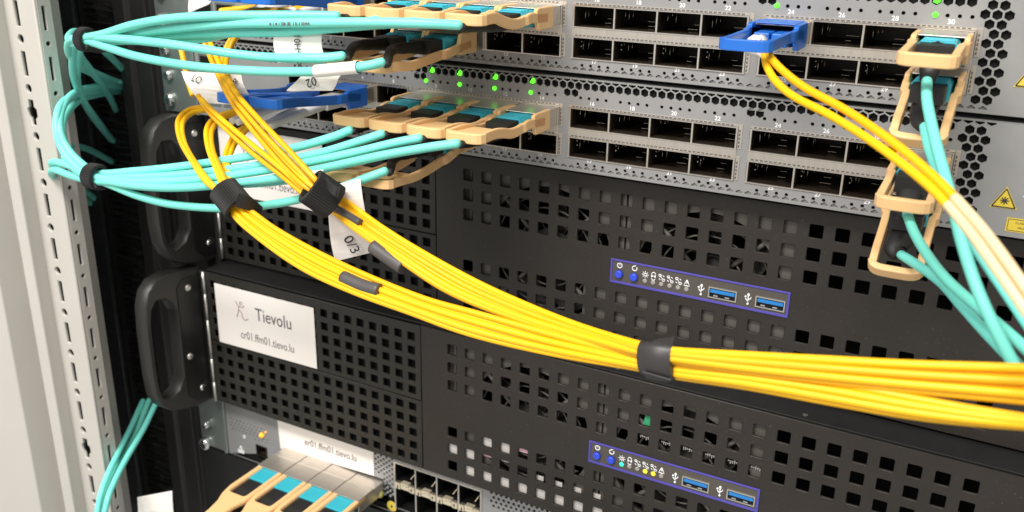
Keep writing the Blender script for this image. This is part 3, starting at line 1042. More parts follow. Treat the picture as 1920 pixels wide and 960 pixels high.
def velcro(p, d, r, length, label, tail=None, name='velcro_tie', flat=1.0):
    p, d = Vector(p), Vector(d).normalized()
    t = thing(name, label, 'cable tie', tuple(p))
    m_ = MB()
    a, b = p - d * length / 2, p + d * length / 2
    m_.tube([a, a + d * .4, b - d * .4, b], [r - .5, r, r, r - .5], 84, False, 0.03, flat)
    m_.tube([a, b], r - 1.7, 32, False, None, flat)
    m_.tube([a, a + d * .01], [r - .5, r - 1.7], 84, False, None, flat)
    m_.tube([b, b - d * .01], [r - .5, r - 1.7], 84, False, None, flat)
    m_.build('strap', 'velcro_black', t)
    if tail:
        A = smooth_path([q for q in tail[0]], 6)
        B = smooth_path([q for q in tail[1]], 6)
        MB().sheet(A, B, 1.1).build('loose_end', 'velcro_black', t)
    return t


# ------------------------------------------------------------------ build the room of the rack
frame_post()
enclosure()
Z1, Z2 = 0.0, -44.45
sw1 = switch(Z1, 'uppermost grey switch, with a lone blue pull tab in port 24', 1)
sw2 = switch(Z2, 'second grey switch from the top, with four green lights in a row', 2)
leds_and_glow(sw2, Z2, [(GX[1] + k * P + 4.75, 35.1, 'led') for k in range(4)] + [(GX[1] + k * P + 5.0 + 1.2, 39.9, 'hex') for k in range(4)] + [(142.5, 37.6, 'hex')])
leds_and_glow(sw1, Z1, [(GX[3] + 4.75, 35.1, 'led'), (GX[3] + 61.75, 35.1, 'led'), (GX[1] + 61.75, 35.1, 'led'), (GX[3] + 62.4, 40.2, 'hex'), (GX[1] + 42.75, 35.1, 'led')])
srv1 = server(0, 8, 0, 'upper black rack server with unlit indicator lights, behind the yellow bundle', False)
srv2 = server(1.0, -9.5, -88.9, 'lower black rack server with a green and two yellow indicator lights', True)
server_label(-222.5, -147.5, -179.0, -140.9, -10.2, 'white paper label reading Tievolu on the door of the lower server', 0.9)
server_label(-226, -150, -90.5, -50.2, 7.3, 'white paper label on the upper server door, half hidden behind cables')


# ------------------------------------------------------------------ third switch
def third_switch():
    zt = -222.6
    zb = zt - 43.4
    t = thing('network_switch', 'lowest grey switch under both servers, with an orange light and gold-sprung sockets', 'network switch', (0, 0, zb))
    holes = []
    r = random.Random(5)
    for i in range(11):
        for j in range(4 if i < 7 else 9):
            x = -231 + 2.9 * i + (1.45 if j % 2 else 0)
            if not (-212.5 < x < -199 and -239.4 - 2.3 * j < -248.6):
                holes.append(ngon(x, -239.4 - 2.3 * j, 0.62, 8))
    for i in range(7):
        for j in range(8):
            if -229.5 - 3.6 * j > -243 or i > 2:
                holes.append(ngon(-116.2 + 1.95 * i, -229.5 - 3.4 * j - (1.7 if i % 2 else 0), 0.82, 8))
    for i in range(26):
        for j in range(4):
            holes.append(ngon(-38.5 + 3.1 * i + (1.55 if j % 2 else 0), -229.4 - 2.75 * j, 1.0, 6))
    holes.append(rect(-209.5, -202.0, -258.8, -252.4))
    holes.append(rect(-187, -110.8, -256.0, -245.2))
    holes.append(rect(-102.8, -44.6, -262.0, -230.4))
    plate('front_panel', rect(-234.5, 207, zb, zt), holes, 0, 0.9, 'switch_face', t)
    MB().box(-233, 206, 1.6, 50, zb + .5, -263).box(-233, 206, 1.6, 50, -229, zt - .5).box(-233, -210.5, 1.6, 50, -263, -229).box(-109, -104, 1.6, 50, -263, -229)\
        .box(-43, 206, 1.6, 50, -263, -229).box(-201, -188, 1.6, 50, -263, -229).box(-210.5, -201, 6, 50, -263, -229).box(-188, -109, 40, 50, -263, -229)\
        .box(-104, -43, 30, 50, -263, -229).build('chassis', 'dark_inside', t)
    ear = MB().box(-258.4, -235, -0.2, 2.2, zb, zt).box(-237.6, -234.8, -1.6, -0.2, zb, zt).build('mounting_ear', 'ear_metal', t, bevel=0.4)
    for (x, zz, rr) in ((-251.0, -249.0, 2.4), (-254.5, -264.5, 4.3)):
        o = MB().tube([(x, -0.2, zz), (x, -2.2, zz), (x, -3.6, zz), (x, -4.2, zz)], [rr, rr, rr * .8, rr * .5], 18).build('screw', 'screw_zinc', t)
        MB().box(x - rr * .6, x + rr * .6, -4.3, -4.0, zz - .4, zz + .4).box(x - .4, x + .4, -4.31, -4.0, zz - rr * .6, zz + rr * .6).build('cross_slot', 'ink', o)
    MB().ball((-204.6, -0.2, -243.6), 1.7, 8).build('status_light_or_glow', 'led_amber', t)
    MB().ball((-201.3, -0.1, -240.6), 0.7, 6).build('status_light_or_glow', 'led_amber', t)
    u = MB().box(-210.2, -209.5, -0.6, 6, -259.4, -251.8).box(-202, -201.3, -0.6, 6, -259.4, -251.8).box(-209.5, -202, -0.6, 6, -259.4, -258.8).box(-209.5, -202, -.6, 6, -252.4, -251.8)
    u.build('usb_socket', 'port_lining', t)
    k = MB().tube([(-225.5, -.1, -260.4), (-224, -.1, -257.6), (-222.5, -.1, -260.4)], .5, 6).box(-226.6, -221.4, -.15, 0, -262.6, -260.2)
    k.ring((-220, -.1, -249.5), (0, 1, 0), 1.0, .25, 12)
    k.build('printed_symbols', 'print_white', t)
    # small-form sockets
    c = MB()
    xs = [-102.4 + 14.42 * i for i in range(5)]
    for x in xs:
        c.box(x - .42, x + .42, -0.7, 28, -262, -230.6)
    c.box(-102.8, -44.4, -0.7, 28, -230.9, -230.1).box(-102.8, -44.4, -0.6, 28, -247.0, -243.2)
    cage = c.build('port_cage', 'cage_steel', t)
    d = MB()
    for i in range(4):
        a, b = xs[i] + .45, xs[i + 1] - .45
        d.box(a, a + .1, -.2, 27, -262, -247.1).box(b - .1, b, -.2, 27, -262, -247.1).box(a, b, 26, 27, -262, -247.1)
        d.box(a, a + .1, -.2, 27, -243.1, -231).box(b - .1, b, -.2, 27, -243.1, -231).box(a, b, 26, 27, -243.1, -231).box(a, b, -.2, 26, -231.2, -231).box(a, b, 1, 26, -243.1, -242.9)
    d.build('port_lining', 'dark_inside', cage)
    g = MB()
    for i in range(4):
        x = xs[i]
        g.box(x + .6, x + 3.8, -1.4, -.65, -246.9, -243.2).box(x + 10.6, x + 13.7, -1.4, -.65, -246.9, -243.2)
        g.box(x + 4.6, x + 9.8, -1.7, 1.5, -243.4, -242.3).box(x + 4.4, x + 10, -1.1, -.65, -246.6, -244.2)
        g.tube([(x + 8.6, 3, -241.2), (x + 10.8, 8, -237)], .35, 6).tube([(x + 5.4, 8, -237.6), (x + 8.6, 7.5, -236.4)], .5, 6)
    g.build('ground_springs', 'gold_spring', cage)
    g = MB()
    for i in range(4):
        x = xs[i]
        g.prism([(x + 1.9, -246.3), (x + 2.9, -246.3), (x + 2.4, -244.2)], -1.8, -1.62, 'y').prism([(x + 11.5, -244.2), (x + 12.5, -244.2), (x + 12, -246.3)], -1.8, -1.62, 'y')
    g.build('arrows', 'ink', cage)
    # laser sticker and light pipe
    s_ = MB().cyl((-105.5, -.2, -261.6), (0, 1, 0), 3.4, .15, 20).build('laser_sticker', 'warn_yellow', t)
    MB().ball((-105.5, -.25, -261.6), .7, 6).build('symbol', 'ink', s_)
    MB().ball((-112.4, -2.5, -254), 2.6, 8).build('light_pipe', 'lens_clear', t)
    return t


third_switch()
# its four modules: long steel shells with flat window tabs
for i in range(4):
    x0 = -186.3 + 18.9 * i
    cx, cz = x0 + 9.45, -250.4
    pos = ['leftmost of the four in the lowest switch', 'second from left in the lowest switch', 'third from left in the lowest switch', 'rightmost in the lowest switch, beside the yellow lens'][i]
    t = thing('optical_transceiver', 'steel module with beige window tab, ' + pos, 'optical transceiver', (cx, 0, cz), 'pluggable optical modules in the lowest switch')
    b = MB().box(cx - 9.1, cx + 9.1, -24.0, 24, cz - 4.3, cz - 3.6).box(cx - 9.1, cx - 8.6, -24, 24, cz - 3.6, cz + 3.6).box(cx + 8.6, cx + 9.1, -24, 24, cz - 3.6, cz + 3.6)
    b.prism([(24, cz + 4.0), (-9, cz + 4.0), (-11, cz + 4.5), (-24, cz + 4.5), (-24, cz + 3.6), (24, cz + 3.6)], cx - 9.1, cx + 9.1)
    b.build('shell', 'module_steel', t, bevel=0.3)
    MB().box(cx - 8.6, cx + 8.6, -14, -13, cz - 3.6, cz + 3.6).build('inner_face', 'dark_inside', t)
    L = MB()
    out = [(cx + 8.9, -18), (cx + 8.9, -47), (cx + 8.0, -54), (cx + 5.6, -60), (cx + 4.6, -68), (cx + 4.6, -92), (cx - 4.6, -92), (cx - 4.6, -68), (cx - 5.6, -60), (cx - 8.0, -54), (cx - 8.9, -47), (cx - 8.9, -18)]
    inn = rect(cx - 6.5, cx + 6.5, -51.5, -17, 2.0)
    p = plate('pull_tab', out, [inn], 0, 3.0, 'tab_beige', t, 0.6)
    o3 = Vector(t['_org'])
    for v in p.data.vertices:
        q = v.co / S + o3
        yy = q.z
        sag = -0.0 if yy > -46 else -0.10 * (-46 - yy)
        v.co = (Vector((q.x, yy, cz + 3.6 - q.y + 0.2 + sag)) - o3) * S
    f = thing('fiber_cable', 'black-booted aqua plug inside the window tab, ' + pos, 'fiber cable', (cx, -30, cz), 'plugs in the lowest switch')
    c = MB().prism([(cx - 6.1, cz - 3), (cx + 6.1, cz - 3), (cx + 6.1, cz + 2.6), (cx + 5.4, cz + 3.2), (cx - 5.4, cz + 3.2), (cx - 6.1, cz + 2.6)], -35.0, -12, 'y')
    c.build('connector', 'aqua_connector', f, bevel=0.4)
    MB().prism([(-34.8, cz + 2.4), (-44, cz + 1.8), (-56, cz - 1.5), (-62, cz - 4), (-62, cz - 8), (-34.8, cz - 3)], cx - 5.6, cx + 5.6).build('boot', 'boot_black', f, bevel=0.8)
    MB().tube(smooth_path([(cx, -60, cz - 6), (cx, -72, cz - 12), (cx - 2, -84, cz - 26), (cx - 4, -88, cz - 60)], 6), 1.85, 12).build('jacket', 'aqua_jacket', f)

t = thing('paper_label', 'narrow white paper label reading er01.ffm01.tievo.lu above the lowest modules', 'paper label', (-153, -0.4, -238))
MB().prism([(-189.5, -248.3), (-117.4, -244.6), (-117.4, -226), (-190.2, -226)], -0.5, -0.15, 'y').build('sheet', 'paper', t)
k = MB()
put_text(k, 'er01.ffm01.tievo.lu', 6.6, (-149.5, -0.6, -237.2), (1, 0, 0.01), sx=0.8)
k.build('host_name', 'ink_grey', t)
o = MB().box(-258.5, 207, -1, 3, -330, -267.2).build('blanking_plate', 'cover_black', None, (0, 0, -300))
tag(o, 'plain black blanking plate below the lowest switch', 'blanking plate')

# ------------------------------------------------------------------ modules
CZU, CZL = (ZU[0] + ZU[1]) / 2, (ZL[0] + ZL[1]) / 2


def px(g, k):
    return GX[g] + k * P + P / 2


rowname = ['port 8, furthest left of the row', 'port 10, second in the row', 'port 12, third in the row', 'port 14, nearest the empty ports']
for k in range(4):
    transceiver(px(1, k), Z1 + CZU, 'beige-tabbed module in the uppermost switch, ' + rowname[k], path=[(y, z + (1.2 if y < -50 else 0)) for y, z in TAB])
    transceiver(px(1, k), Z2 + CZU, 'beige-tabbed module in the second switch, ' + rowname[k])
LOW = [(-13, 0.3), (-22, 1.4), (-30, 2.6), (-40, 3.4), (-50, 4.2), (-58, 4.8), (-68, 3.9), (-76, 3.6)]
LOW2 = [(-13, 0.3), (-22, 2.0), (-30, 4.2), (-40, 6.0), (-50, 7.2), (-58, 7.6), (-68, 7.0), (-76, 6.6)]
for k, nm in ((0, 'left'), (1, 'right')):
    transceiver(px(1, k), Z1 + CZL, 'upside-down beige module, %s one of the pair in the uppermost switch' % nm, True, path=LOW, h=4.0)
    transceiver(px(1, k), Z2 + CZL, 'upside-down beige module, %s one of the pair just above the server' % nm, True, path=LOW2, h=4.0)
BL = [(-13, 0.0), (-20, 1.2), (-30, 1.0), (-40, 0.9), (-50, 0.8), (-60, 0.9)]
BL2 = [(-13, 0.0), (-20, 1.2), (-30, 1.4), (-45, 3.0), (-58, 4.6), (-70, 5.4)]
transceiver(px(3, 0), Z1 + CZU, 'blue-tabbed module alone in port 24 of the uppermost switch', kind='blue', path=BL, web=False, h=3.9)
for k, nm in ((1, 'left'), (2, 'right')):
    transceiver(px(0, k), Z1 + CZU, 'blue-tabbed module at the top left edge, %s one of the pair' % nm, kind='blue', path=BL2, web=True)
for k, nm in ((1, 'left'), (2, 'right')):
    transceiver(px(0, k), Z2 + CZU, 'blue-tabbed module in the second switch, %s one of the pair' % nm, kind='blue', path=BL2, web=True)
transceiver(px(3, 3), Z1 + CZU, 'beige-tabbed module in port 30 of the uppermost switch', path=[(-13, 0), (-22, .9), (-30, 1.0), (-40, 1.0), (-50, .8), (-58, .5)], web=False, th=2.6)
HANG = [(-13, 0), (-20, 0.2), (-25, -2.2), (-31, -5.5), (-37, -7.6), (-42, -9.6), (-47, -13.2)]
HANG2 = [(-13, 0), (-19, 0.2), (-24, -2.0), (-31, -5.8), (-37, -8.6), (-43, -11.6), (-48, -15.0)]
transceiver(px(3, 3), Z1 + CZL, 'drooping beige tab directly below port 30, an aqua cable crossing it', path=HANG, web=False, h=4.4, th=2.7)
transceiver(px(3, 3), Z2 + CZU, 'beige module half hidden behind the yellow pair at the right', path=[(-13, 0), (-22, .6), (-30, 0.2), (-40, -.6), (-50, -1.2), (-58, -1.8)], web=False, th=2.6)
transceiver(px(3, 3), Z2 + CZL, 'beige module with the lowest drooping tab, hanging over the upper server', path=HANG2, web=False, h=4.4, th=2.7)

# ------------------------------------------------------------------ AQUA CABLES
V1 = (158, 74)
V2 = (176, 332)


def aq(pts):
    return [p if isinstance(p, Vector) else at(*p) for p in pts]


def on(pts, L=160):
    """lets a cable run on beyond the edge of the picture"""
    d = (pts[-1] - pts[-2]).normalized()
    st = max(6.0, (pts[-1] - pts[-2]).length)
    n = max(2, int(L / st))
    return pts + [pts[-1] + d * st * k + Vector((0, 0, -.12 * L * (k / n) ** 2)) for k in range(1, n + 1)]


def W(x, y, z):
    return Vector((x, y, z))


zU1, zL1, zU2, zL2 = Z1 + CZU, Z1 + CZL, Z2 + CZU, Z2 + CZL
x8, x10, x12, x14 = (px(1, k) for k in range(4))
# top bundle: module end -> tie -> down behind and into the brush
fiber('aqua cable reaching furthest right along the top, to port 14 of the uppermost switch',
      aq([(860, 47, -70), (800, 44, -76), (720, 42, -80), (620, 42, -84), (520, 43, -86), (420, 45, -88), (320, 54, -90), (240, 66, -90), (175, 73, -90), (140, 76, -86), (128, 92, -80), (140, 112, -60), (165, 130, -30), (205, 148, 0), (232, 158, 16)]),
      (x14, zU1, False), [W(x14, -38, zU1 - 1.6), W(x14 - .2, -52, zU1 - 1.0)], 1.9, marks=(.24, .30, .2))
fiber('aqua cable uppermost of the tied top bundle, arching highest before the tie',
      aq([(632, 30, -74), (560, 29, -80), (480, 29, -86), (400, 30, -90), (320, 35, -93), (250, 47, -94), (195, 64, -93), (160, 71, -92), (132, 76, -90), (130, 100, -82), (148, 124, -60), (178, 140, -30), (215, 158, 0), (232, 164, 16)]),
      (x8, zU1, False), [W(x8, -38, zU1 - 1.6), W(x8 - .2, -52, zU1 - 1.0)], 1.95)
fiber('aqua cable second in the top bundle, lying behind the others to port 12',
      aq([W(x12 - .3, -70, zU1 + 1), (700, 46, -76), (620, 53, -80), (520, 60, -82), (420, 62, -84), (320, 66, -86), (240, 71, -87), (175, 75, -86), (146, 82, -80), (150, 105, -66), (170, 132, -40), (200, 172, -10), (218, 206, 14)]),
      (x12, zU1, False), [W(x12, -38, zU1 - 1.6), W(x12 - .2, -52, zU1 - 1.0)], 1.95)
fiber('aqua cable third in the top bundle, disappearing under the beige tabs to port 10',
      aq([W(x10 - .3, -70, zU1 + .5), (640, 50, -76), (560, 54, -78), (460, 57, -80), (380, 72, -82), (300, 76, -84), (230, 76, -86), (175, 79, -85), (150, 92, -80), (145, 122, -70), (146, 160, -50), (165, 205, -25), (195, 245, 0), (213, 264, 14)]),
      (x10, zU1, False), [W(x10, -38, zU1 - 1.6), W(x10 - .2, -52, zU1 - 1.0)], 1.95)
fiber('aqua cable carrying the upright white flag in the upper bundle',
      aq([(642, 105, -80), (610, 108, -82), (560, 108, -84), (500, 107, -82), (440, 101, -86), (380, 92, -90), (320, 83, -93), (250, 75, -94), (190, 70, -93), (160, 73, -90), (138, 84, -86), (136, 110, -78), (140, 150, -62), (160, 195, -40), (190, 236, -10), (208, 262, 14)]),
      (x8, zL1, True), [W(x8, -42, zL1 + .3), W(x8 - .1, -60, zL1 + 1.2)], 1.9)
fiber('aqua cable lowest of the top bundle, dipping into a white sleeve label',
      aq([(716, 117, -80), (690, 123, -83), (640, 130, -85), (590, 134, -86), (500, 134, -86), (400, 128, -90), (320, 118, -92), (250, 104, -93), (200, 88, -93), (165, 78, -92), (136, 82, -88), (130, 68, -80), (150, 62, -60), (200, 100, -20), (240, 140, 14)]),
      (x10, zL1, True), [W(x10, -42, zL1 + .3), W(x10 - .1, -60, zL1 + 1.2)], 1.9)
# bottom bundle
fiber('aqua cable topmost of the lower bundle, its end furthest left under the beige tabs',
      aq([(656, 244, -70), (620, 258, -72), (540, 280, -76), (430, 299, -80), (330, 313, -84), (250, 321, -87), (190, 325, -88), (160, 312, -88), (128, 280, -86), (112, 240, -84), (118, 200, -76), (140, 174, -58), (175, 163, -30), (215, 160, 0), (236, 158, 16)]),
      (x8, zU2, False), [W(x8, -38, zU2 - 2.4), W(x8 - .2, -54, zU2 - 2.4)], 1.85)
fiber('aqua cable second in the lower bundle, plugged in port 10 of the second switch',
      aq([(716, 251, -70), (680, 263, -72), (600, 287, -76), (500, 307, -80), (390, 322, -84), (290, 331, -87), (220, 331, -88), (185, 332, -89), (150, 318, -89), (118, 282, -87), (106, 240, -85), (112, 200, -78), (136, 180, -60), (172, 172, -30), (210, 166, 0), (234, 162, 16)]),
      (x10, zU2, False), [W(x10, -38, zU2 - 2.4), W(x10 - .2, -54, zU2 - 2.4)], 1.85)
fiber('aqua cable third in the lower bundle, plugged in port 12 of the second switch',
      aq([(786, 259, -70), (740, 268, -73), (660, 287, -77), (560, 308, -81), (460, 325, -85), (360, 337, -88), (270, 341, -90), (205, 337, -91), (175, 330, -91), (135, 312, -88), (106, 304, -84), (98, 310, -74), (125, 340, -40), (165, 362, -6), (190, 384, 14)]),
      (x12, zU2, False), [W(x12, -38, zU2 - 2.4), W(x12 - .2, -54, zU2 - 2.4)], 1.85)
fiber('longest straight aqua cable of the lower bundle, in port 14 of the second switch',
      aq([(857, 269, -71), (800, 277, -74), (720, 291, -78), (620, 313, -82), (520, 334, -86), (420, 346, -89), (330, 352, -91), (260, 349, -92), (205, 341, -92), (175, 340, -91), (135, 330, -88), (104, 319, -85), (98, 328, -74), (125, 352, -40), (158, 372, -6), (186, 392, 14)]),
      (x14, zU2, False), [W(x14, -38, zU2 - 2.2), W(x14 - .2, -54, zU2 - 2.0)], 1.9)
fiber('aqua cable sagging lowest and separately under both black velcro ties',
      aq([(722, 321, -78), (690, 333, -81), (650, 348, -82), (600, 364, -83), (540, 378, -84), (470, 388, -83), (400, 390, -86), (320, 383, -88), (260, 368, -90), (215, 350, -91), (180, 336, -91), (150, 324, -90), (122, 296, -80), (130, 275, -50), (165, 280, -15), (212, 304, 14)]),
      (x10, zL2, True), [W(x10, -42, zL2 - .4), W(x10 - .1, -60, zL2 + .4)], 1.85)
fiber('aqua cable half hidden behind the others of the lower bundle',
      aq([W(x8, -66, zL2 + .8), (600, 330, -66), (540, 338, -70), (460, 345, -76), (380, 344, -82), (290, 340, -86), (215, 334, -88), (180, 332, -88), (140, 300, -84), (120, 262, -80), (120, 222, -72), (146, 190, -50), (180, 178, -20), (226, 170, 14)]),
      (x8, zL2, True), [W(x8, -40, zL2 - 1.2), W(x8, -54, zL2)], 1.85)
# a pair running down at the lower left
for i, (pts, lb) in enumerate((([(268, 752, -22), (246, 800, -42), (222, 848, -62), (200, 895, -78), (186, 940, -88), (180, 1010, -92), (178, 1200, -90)], 'left one of two aqua cables running down past the slotted post'),
                               ([(294, 752, -22), (268, 806, -42), (238, 858, -62), (214, 905, -78), (200, 945, -88), (192, 1010, -92), (190, 1200, -90)], 'right one of two aqua cables running down below the lower handle'),
                               ([(280, 750, -20), (256, 806, -38), (230, 856, -58), (206, 905, -75), (192, 945, -84), (186, 1010, -88), (184, 1200, -86)], 'aqua cable squeezed behind the two that run down at the lower left'))):
    fiber(lb, aq(pts), r=1.75)
# right-hand cables
x30 = px(3, 3)
fiber('aqua cable hanging straight down from port 30 in front of the drooping tab',
      on(aq([(1738, 152, -46), (1738, 185, -56), (1745, 225, -66), (1758, 280, -78), (1773, 335, -90), (1787, 385, -98), (1804, 455, -106), (1830, 535, -114), (1862, 608, -119), (1905, 692, -122), (1945, 770, -122)])),
      (x30, zU1, False), [W(x30, -38, zU1 - 2.6), W(x30, -44, zU1 - 5)], 1.7, marks=(.42, .66, -.2), boot_r=(4.6, 2.0), bflat=.8)
fiber('aqua cable starting at the green light inside the drooping tab',
      on(aq([(1734, 238, -52), (1742, 275, -62), (1758, 320, -74), (1777, 365, -82), (1806, 424, -90), (1844, 485, -98), (1886, 546, -106), (1932, 614, -112), (1965, 664, -114)])),
      (x30, zL1, False), [W(x30, -34, zL1 - 3.0), W(x30 + .1, -44, zL1 - 7)], 1.7, boot_r=(5.6, 2.6), bflat=.62)
fiber('aqua cable leaving the second lowest beige tab and sloping to the right edge',
      on(aq([(1701, 402, -52), (1716, 440, -62), (1745, 487, -74), (1778, 527, -86), (1826, 570, -98), (1876, 612, -110), (1930, 660, -118), (1960, 690, -120)])),
      (x30, zU2, False), [W(x30, -38, zU2 - 3.0), W(x30 - .6, -46, zU2 - 8)], 1.65, boot_r=(5.4, 2.4), bflat=.62)
fiber('aqua cable emerging lowest, out of the black boot over the upper server',
      on(aq([(1690, 478, -46), (1720, 497, -56), (1765, 530, -70), (1805, 575, -84), (1850, 625, -98), (1900, 676, -110), (1950, 720, -116)])),
      (x30, zL2, False), [W(x30, -36, zL2 - 4.6), W(x30 - 1.5, -42, zL2 - 9)], 1.65, marks=(.34, .46, .1), boot_r=(6.2, 2.0), bflat=.62)

# ------------------------------------------------------------------ YELLOW STRANDS
RY = 1.2
STP = [  # stations of the right-hand group from its velcro to the right edge: upper edge, lower edge, depth
    (640, 366, 605, 388, 384), (720, 424, 668, 436, 372), (800, 474, 735, 482, 360), (900, 528, 830, 545, 346), (1000, 573, 940, 592, 330), (1100, 611, 1060, 630, 312),
    (1205, 640, 1203, 672, 288), (1265, 650, 1265, 684, 280), (1400, 658, 1400, 704, 266), (1550, 666, 1550, 722, 252), (1700, 674, 1700, 738, 241), (1820, 678, 1820, 750, 234), (1960, 682, 1960, 764, 228)]
STQ = [
    (460, 382, 432, 402, 404), (520, 426, 480, 448, 394), (600, 470, 562, 506, 380), (690, 512, 655, 550, 364), (800, 556, 765, 590, 348), (900, 583, 880, 632, 334), (1040, 622, 1030, 668, 316),
    (1203, 664, 1203, 698, 291), (1265, 678, 1265, 712, 283), (1400, 690, 1400, 732, 268), (1550, 708, 1550, 760, 254), (1700, 736, 1700, 786, 242), (1820, 758, 1820, 800, 235), (1960, 780, 1960, 811, 229)]
LANES = [(0.0, 0.4), (0.2, 1.7), (0.4, 0.0), (0.6, 1.5), (0.8, 0.1), (1.0, 1.3)]


def lane(st, i):
    f, dd = LANES[i]
    out = []
    for (ux, uy, lx, ly, D) in st:
        L = math.hypot(lx - ux, ly - uy)
        rp = FPX / D * RY
        g = min(0.45, rp / L)
        h = g + (1 - 2 * g) * f
        out.append(atd(ux + (lx - ux) * h, uy + (ly - uy) * h, D + dd))
    return on(out, 220)


P_IN = [  # how each strand comes down to the right-hand velcro
    [(390, 66, -52), (398, 90, -56), (416, 130, -64), (446, 186, -76), (492, 250, -86), (545, 310, -94), (590, 352, -99)],
    [(378, 66, -52), (388, 92, -55), (404, 130, -62), (434, 190, -74), (482, 254, -84), (536, 316, -92), (582, 356, -98)],
    [(444, 66, -52), (430, 92, -56), (424, 130, -66), (442, 172, -78), (484, 222, -88), (538, 278, -96), (596, 342, -101)],
    [(436, 68, -50), (422, 95, -54), (416, 132, -63), (434, 176, -75), (476, 230, -85), (530, 288, -93), (590, 350, -98)],
    [(378, 186, -72), (396, 205, -75), (430, 236, -80), (476, 274, -86), (530, 318, -92), (580, 362, -96)],
    [(372, 180, -70), (392, 210, -73), (424, 242, -78), (470, 284, -84), (524, 326, -90), (574, 366, -95)]]
Q_IN = [
    [(382, 201, -60), (354, 206, -66), (334, 226, -74), (338, 262, -82), (360, 302, -88), (392, 346, -93)],
    [(388, 206, -60), (360, 212, -66), (342, 232, -74), (346, 268, -82), (368, 308, -88), (400, 348, -93)],
    [(440, 208, -60), (408, 218, -66), (388, 240, -74), (390, 276, -82), (404, 314, -88), (420, 352, -93)],
    [(446, 213, -60), (416, 222, -66), (397, 246, -74), (399, 282, -82), (413, 318, -88), (428, 354, -93)],
    [(462, 234, -62), (438, 256, -68), (424, 286, -76), (421, 318, -84), (428, 352, -92)],
    [(468, 238, -62), (445, 262, -68), (431, 292, -76), (428, 322, -84), (434, 354, -91)]]
for i in range(6):
    a = [at(*p) for p in P_IN[i]]
    nm = ('yellow strand of the steep group falling diagonally from the uppermost switch', 'yellow strand of the steep group that leaves the folded paper label')[i > 3]
    fiber(nm, a + lane(STP, i), r=RY, color='yellow_jacket', group='yellow strands of the steep group through the right velcro tie', n=6)
for i in range(6):
    a = [at(*p) for p in Q_IN[i]]
    nm = ('yellow strand of the widest loop at the left', 'yellow strand of the middle loop at the left', 'yellow strand of the shortest loop, over the white door label')[i // 2]
    fiber(nm, a + lane(STQ, i), r=RY, color='yellow_jacket', group='yellow strands looping into the left velcro tie', n=6)
# short vertical piece seen between the aqua cables
fiber('short yellow strand dropping behind the aqua bundle into the folded paper label', aq([(332, 60, -40), (338, 85, -42), (345, 115, -44), (352, 150, -46), (362, 180, -48)]), r=RY * 1.2, color='yellow_jacket', group='yellow strands of the steep group through the right velcro tie')
for (p_, lb) in (([(415, 21, -52), (450, 17, -46), (490, 13, -40), (540, 6, -34)], 'short yellow strand end under the blue tab at the top, left one'),
                 ([(470, 22, -54), (500, 20, -50), (535, 20, -46), (575, 14, -38)], 'short yellow strand end under the blue tab at the top, right one'),
                 ([(420, 108, -30), (430, 90, -34), (445, 68, -40), (470, 48, -44)], 'thick yellow pair curving up in front of the grey honeycomb vent')):
    fiber(lb, aq(p_), r=RY * 1.25, color='yellow_jacket', group='short yellow strands behind the aqua bundle')

# pair from the blue module at port 24
YA = [(1440, 100, -52), (1448, 112, -56), (1472, 136, -62), (1512, 166, -70), (1580, 203, -82), (1650, 249, -96), (1716, 300, -108), (1765, 345, -117), (1796, 377, -123)]
YB = [(1434, 100, -52), (1438, 124, -56), (1456, 154, -62), (1490, 182, -70), (1556, 216, -82), (1630, 262, -96), (1698, 312, -108), (1750, 356, -117), (1783, 391, -123)]
WA = [(1790, 371, -122), (1800, 381, -124), (1838, 424, -131), (1876, 473, -138), (1912, 524, -144), (1960, 592, -150)]
WB = [(1777, 384, -122), (1787, 395, -124), (1822, 438, -131), (1858, 488, -138), (1896, 542, -144), (1944, 612, -150)]
for Yp, Wp, lb in ((YA, WA, 'upper strand of the yellow pair hanging from the blue tab, cream sleeve at its end'), (YB, WB, 'lower strand of the yellow pair hanging from the blue tab, cream sleeve at its end')):
    t = fiber(lb, aq(Yp), r=1.32, color='yellow_jacket', group='yellow pair in port 24')
    b = MB()
    pp = smooth_path(on(aq(Wp)), 8)
    b.tube(pp, 1.40, 14)
    b.build('sleeve', 'cream_sleeve', t)
    c = MB()
    p0 = at(*Yp[0])
    c.tube(smooth_path([W(px(3, 0) - 2, -30, zU1 - 1), W(px(3, 0) - 3, -42, zU1 - 2.2), p0], 5), [2.6] * 3 + [2.2] * 4 + [1.9] * 4, 12)
    c.build('boot', 'white_plastic', t)
t = thing('lc_plug', 'white duplex plug inside the blue tab of port 24', 'fiber plug', (px(3, 0), -25, zU1))
MB().box(px(3, 0) - 6.2, px(3, 0) - .4, -26, -9.5, zU1 - 3.4, zU1 + 1.6).box(px(3, 0) + .4, px(3, 0) + 6.2, -26, -9.5, zU1 - 3.4, zU1 + 1.6).build('body', 'tab_blue', t, bevel=.5)
MB().prism([(-29, zU1 - 3.6), (-44, zU1 - 3.4), (-44, zU1 - 2.2), (-36, zU1 + .6), (-29, zU1 + 1.2)], px(3, 0) - 5.6, px(3, 0) - .8).prism([(-29, zU1 - 3.6), (-46, zU1 - 3.6), (-46, zU1 - 2.6), (-29, zU1 - 1.4)], px(3, 0) + .6, px(3, 0) + 5.8).build('clip', 'white_plastic', t, bevel=.7)
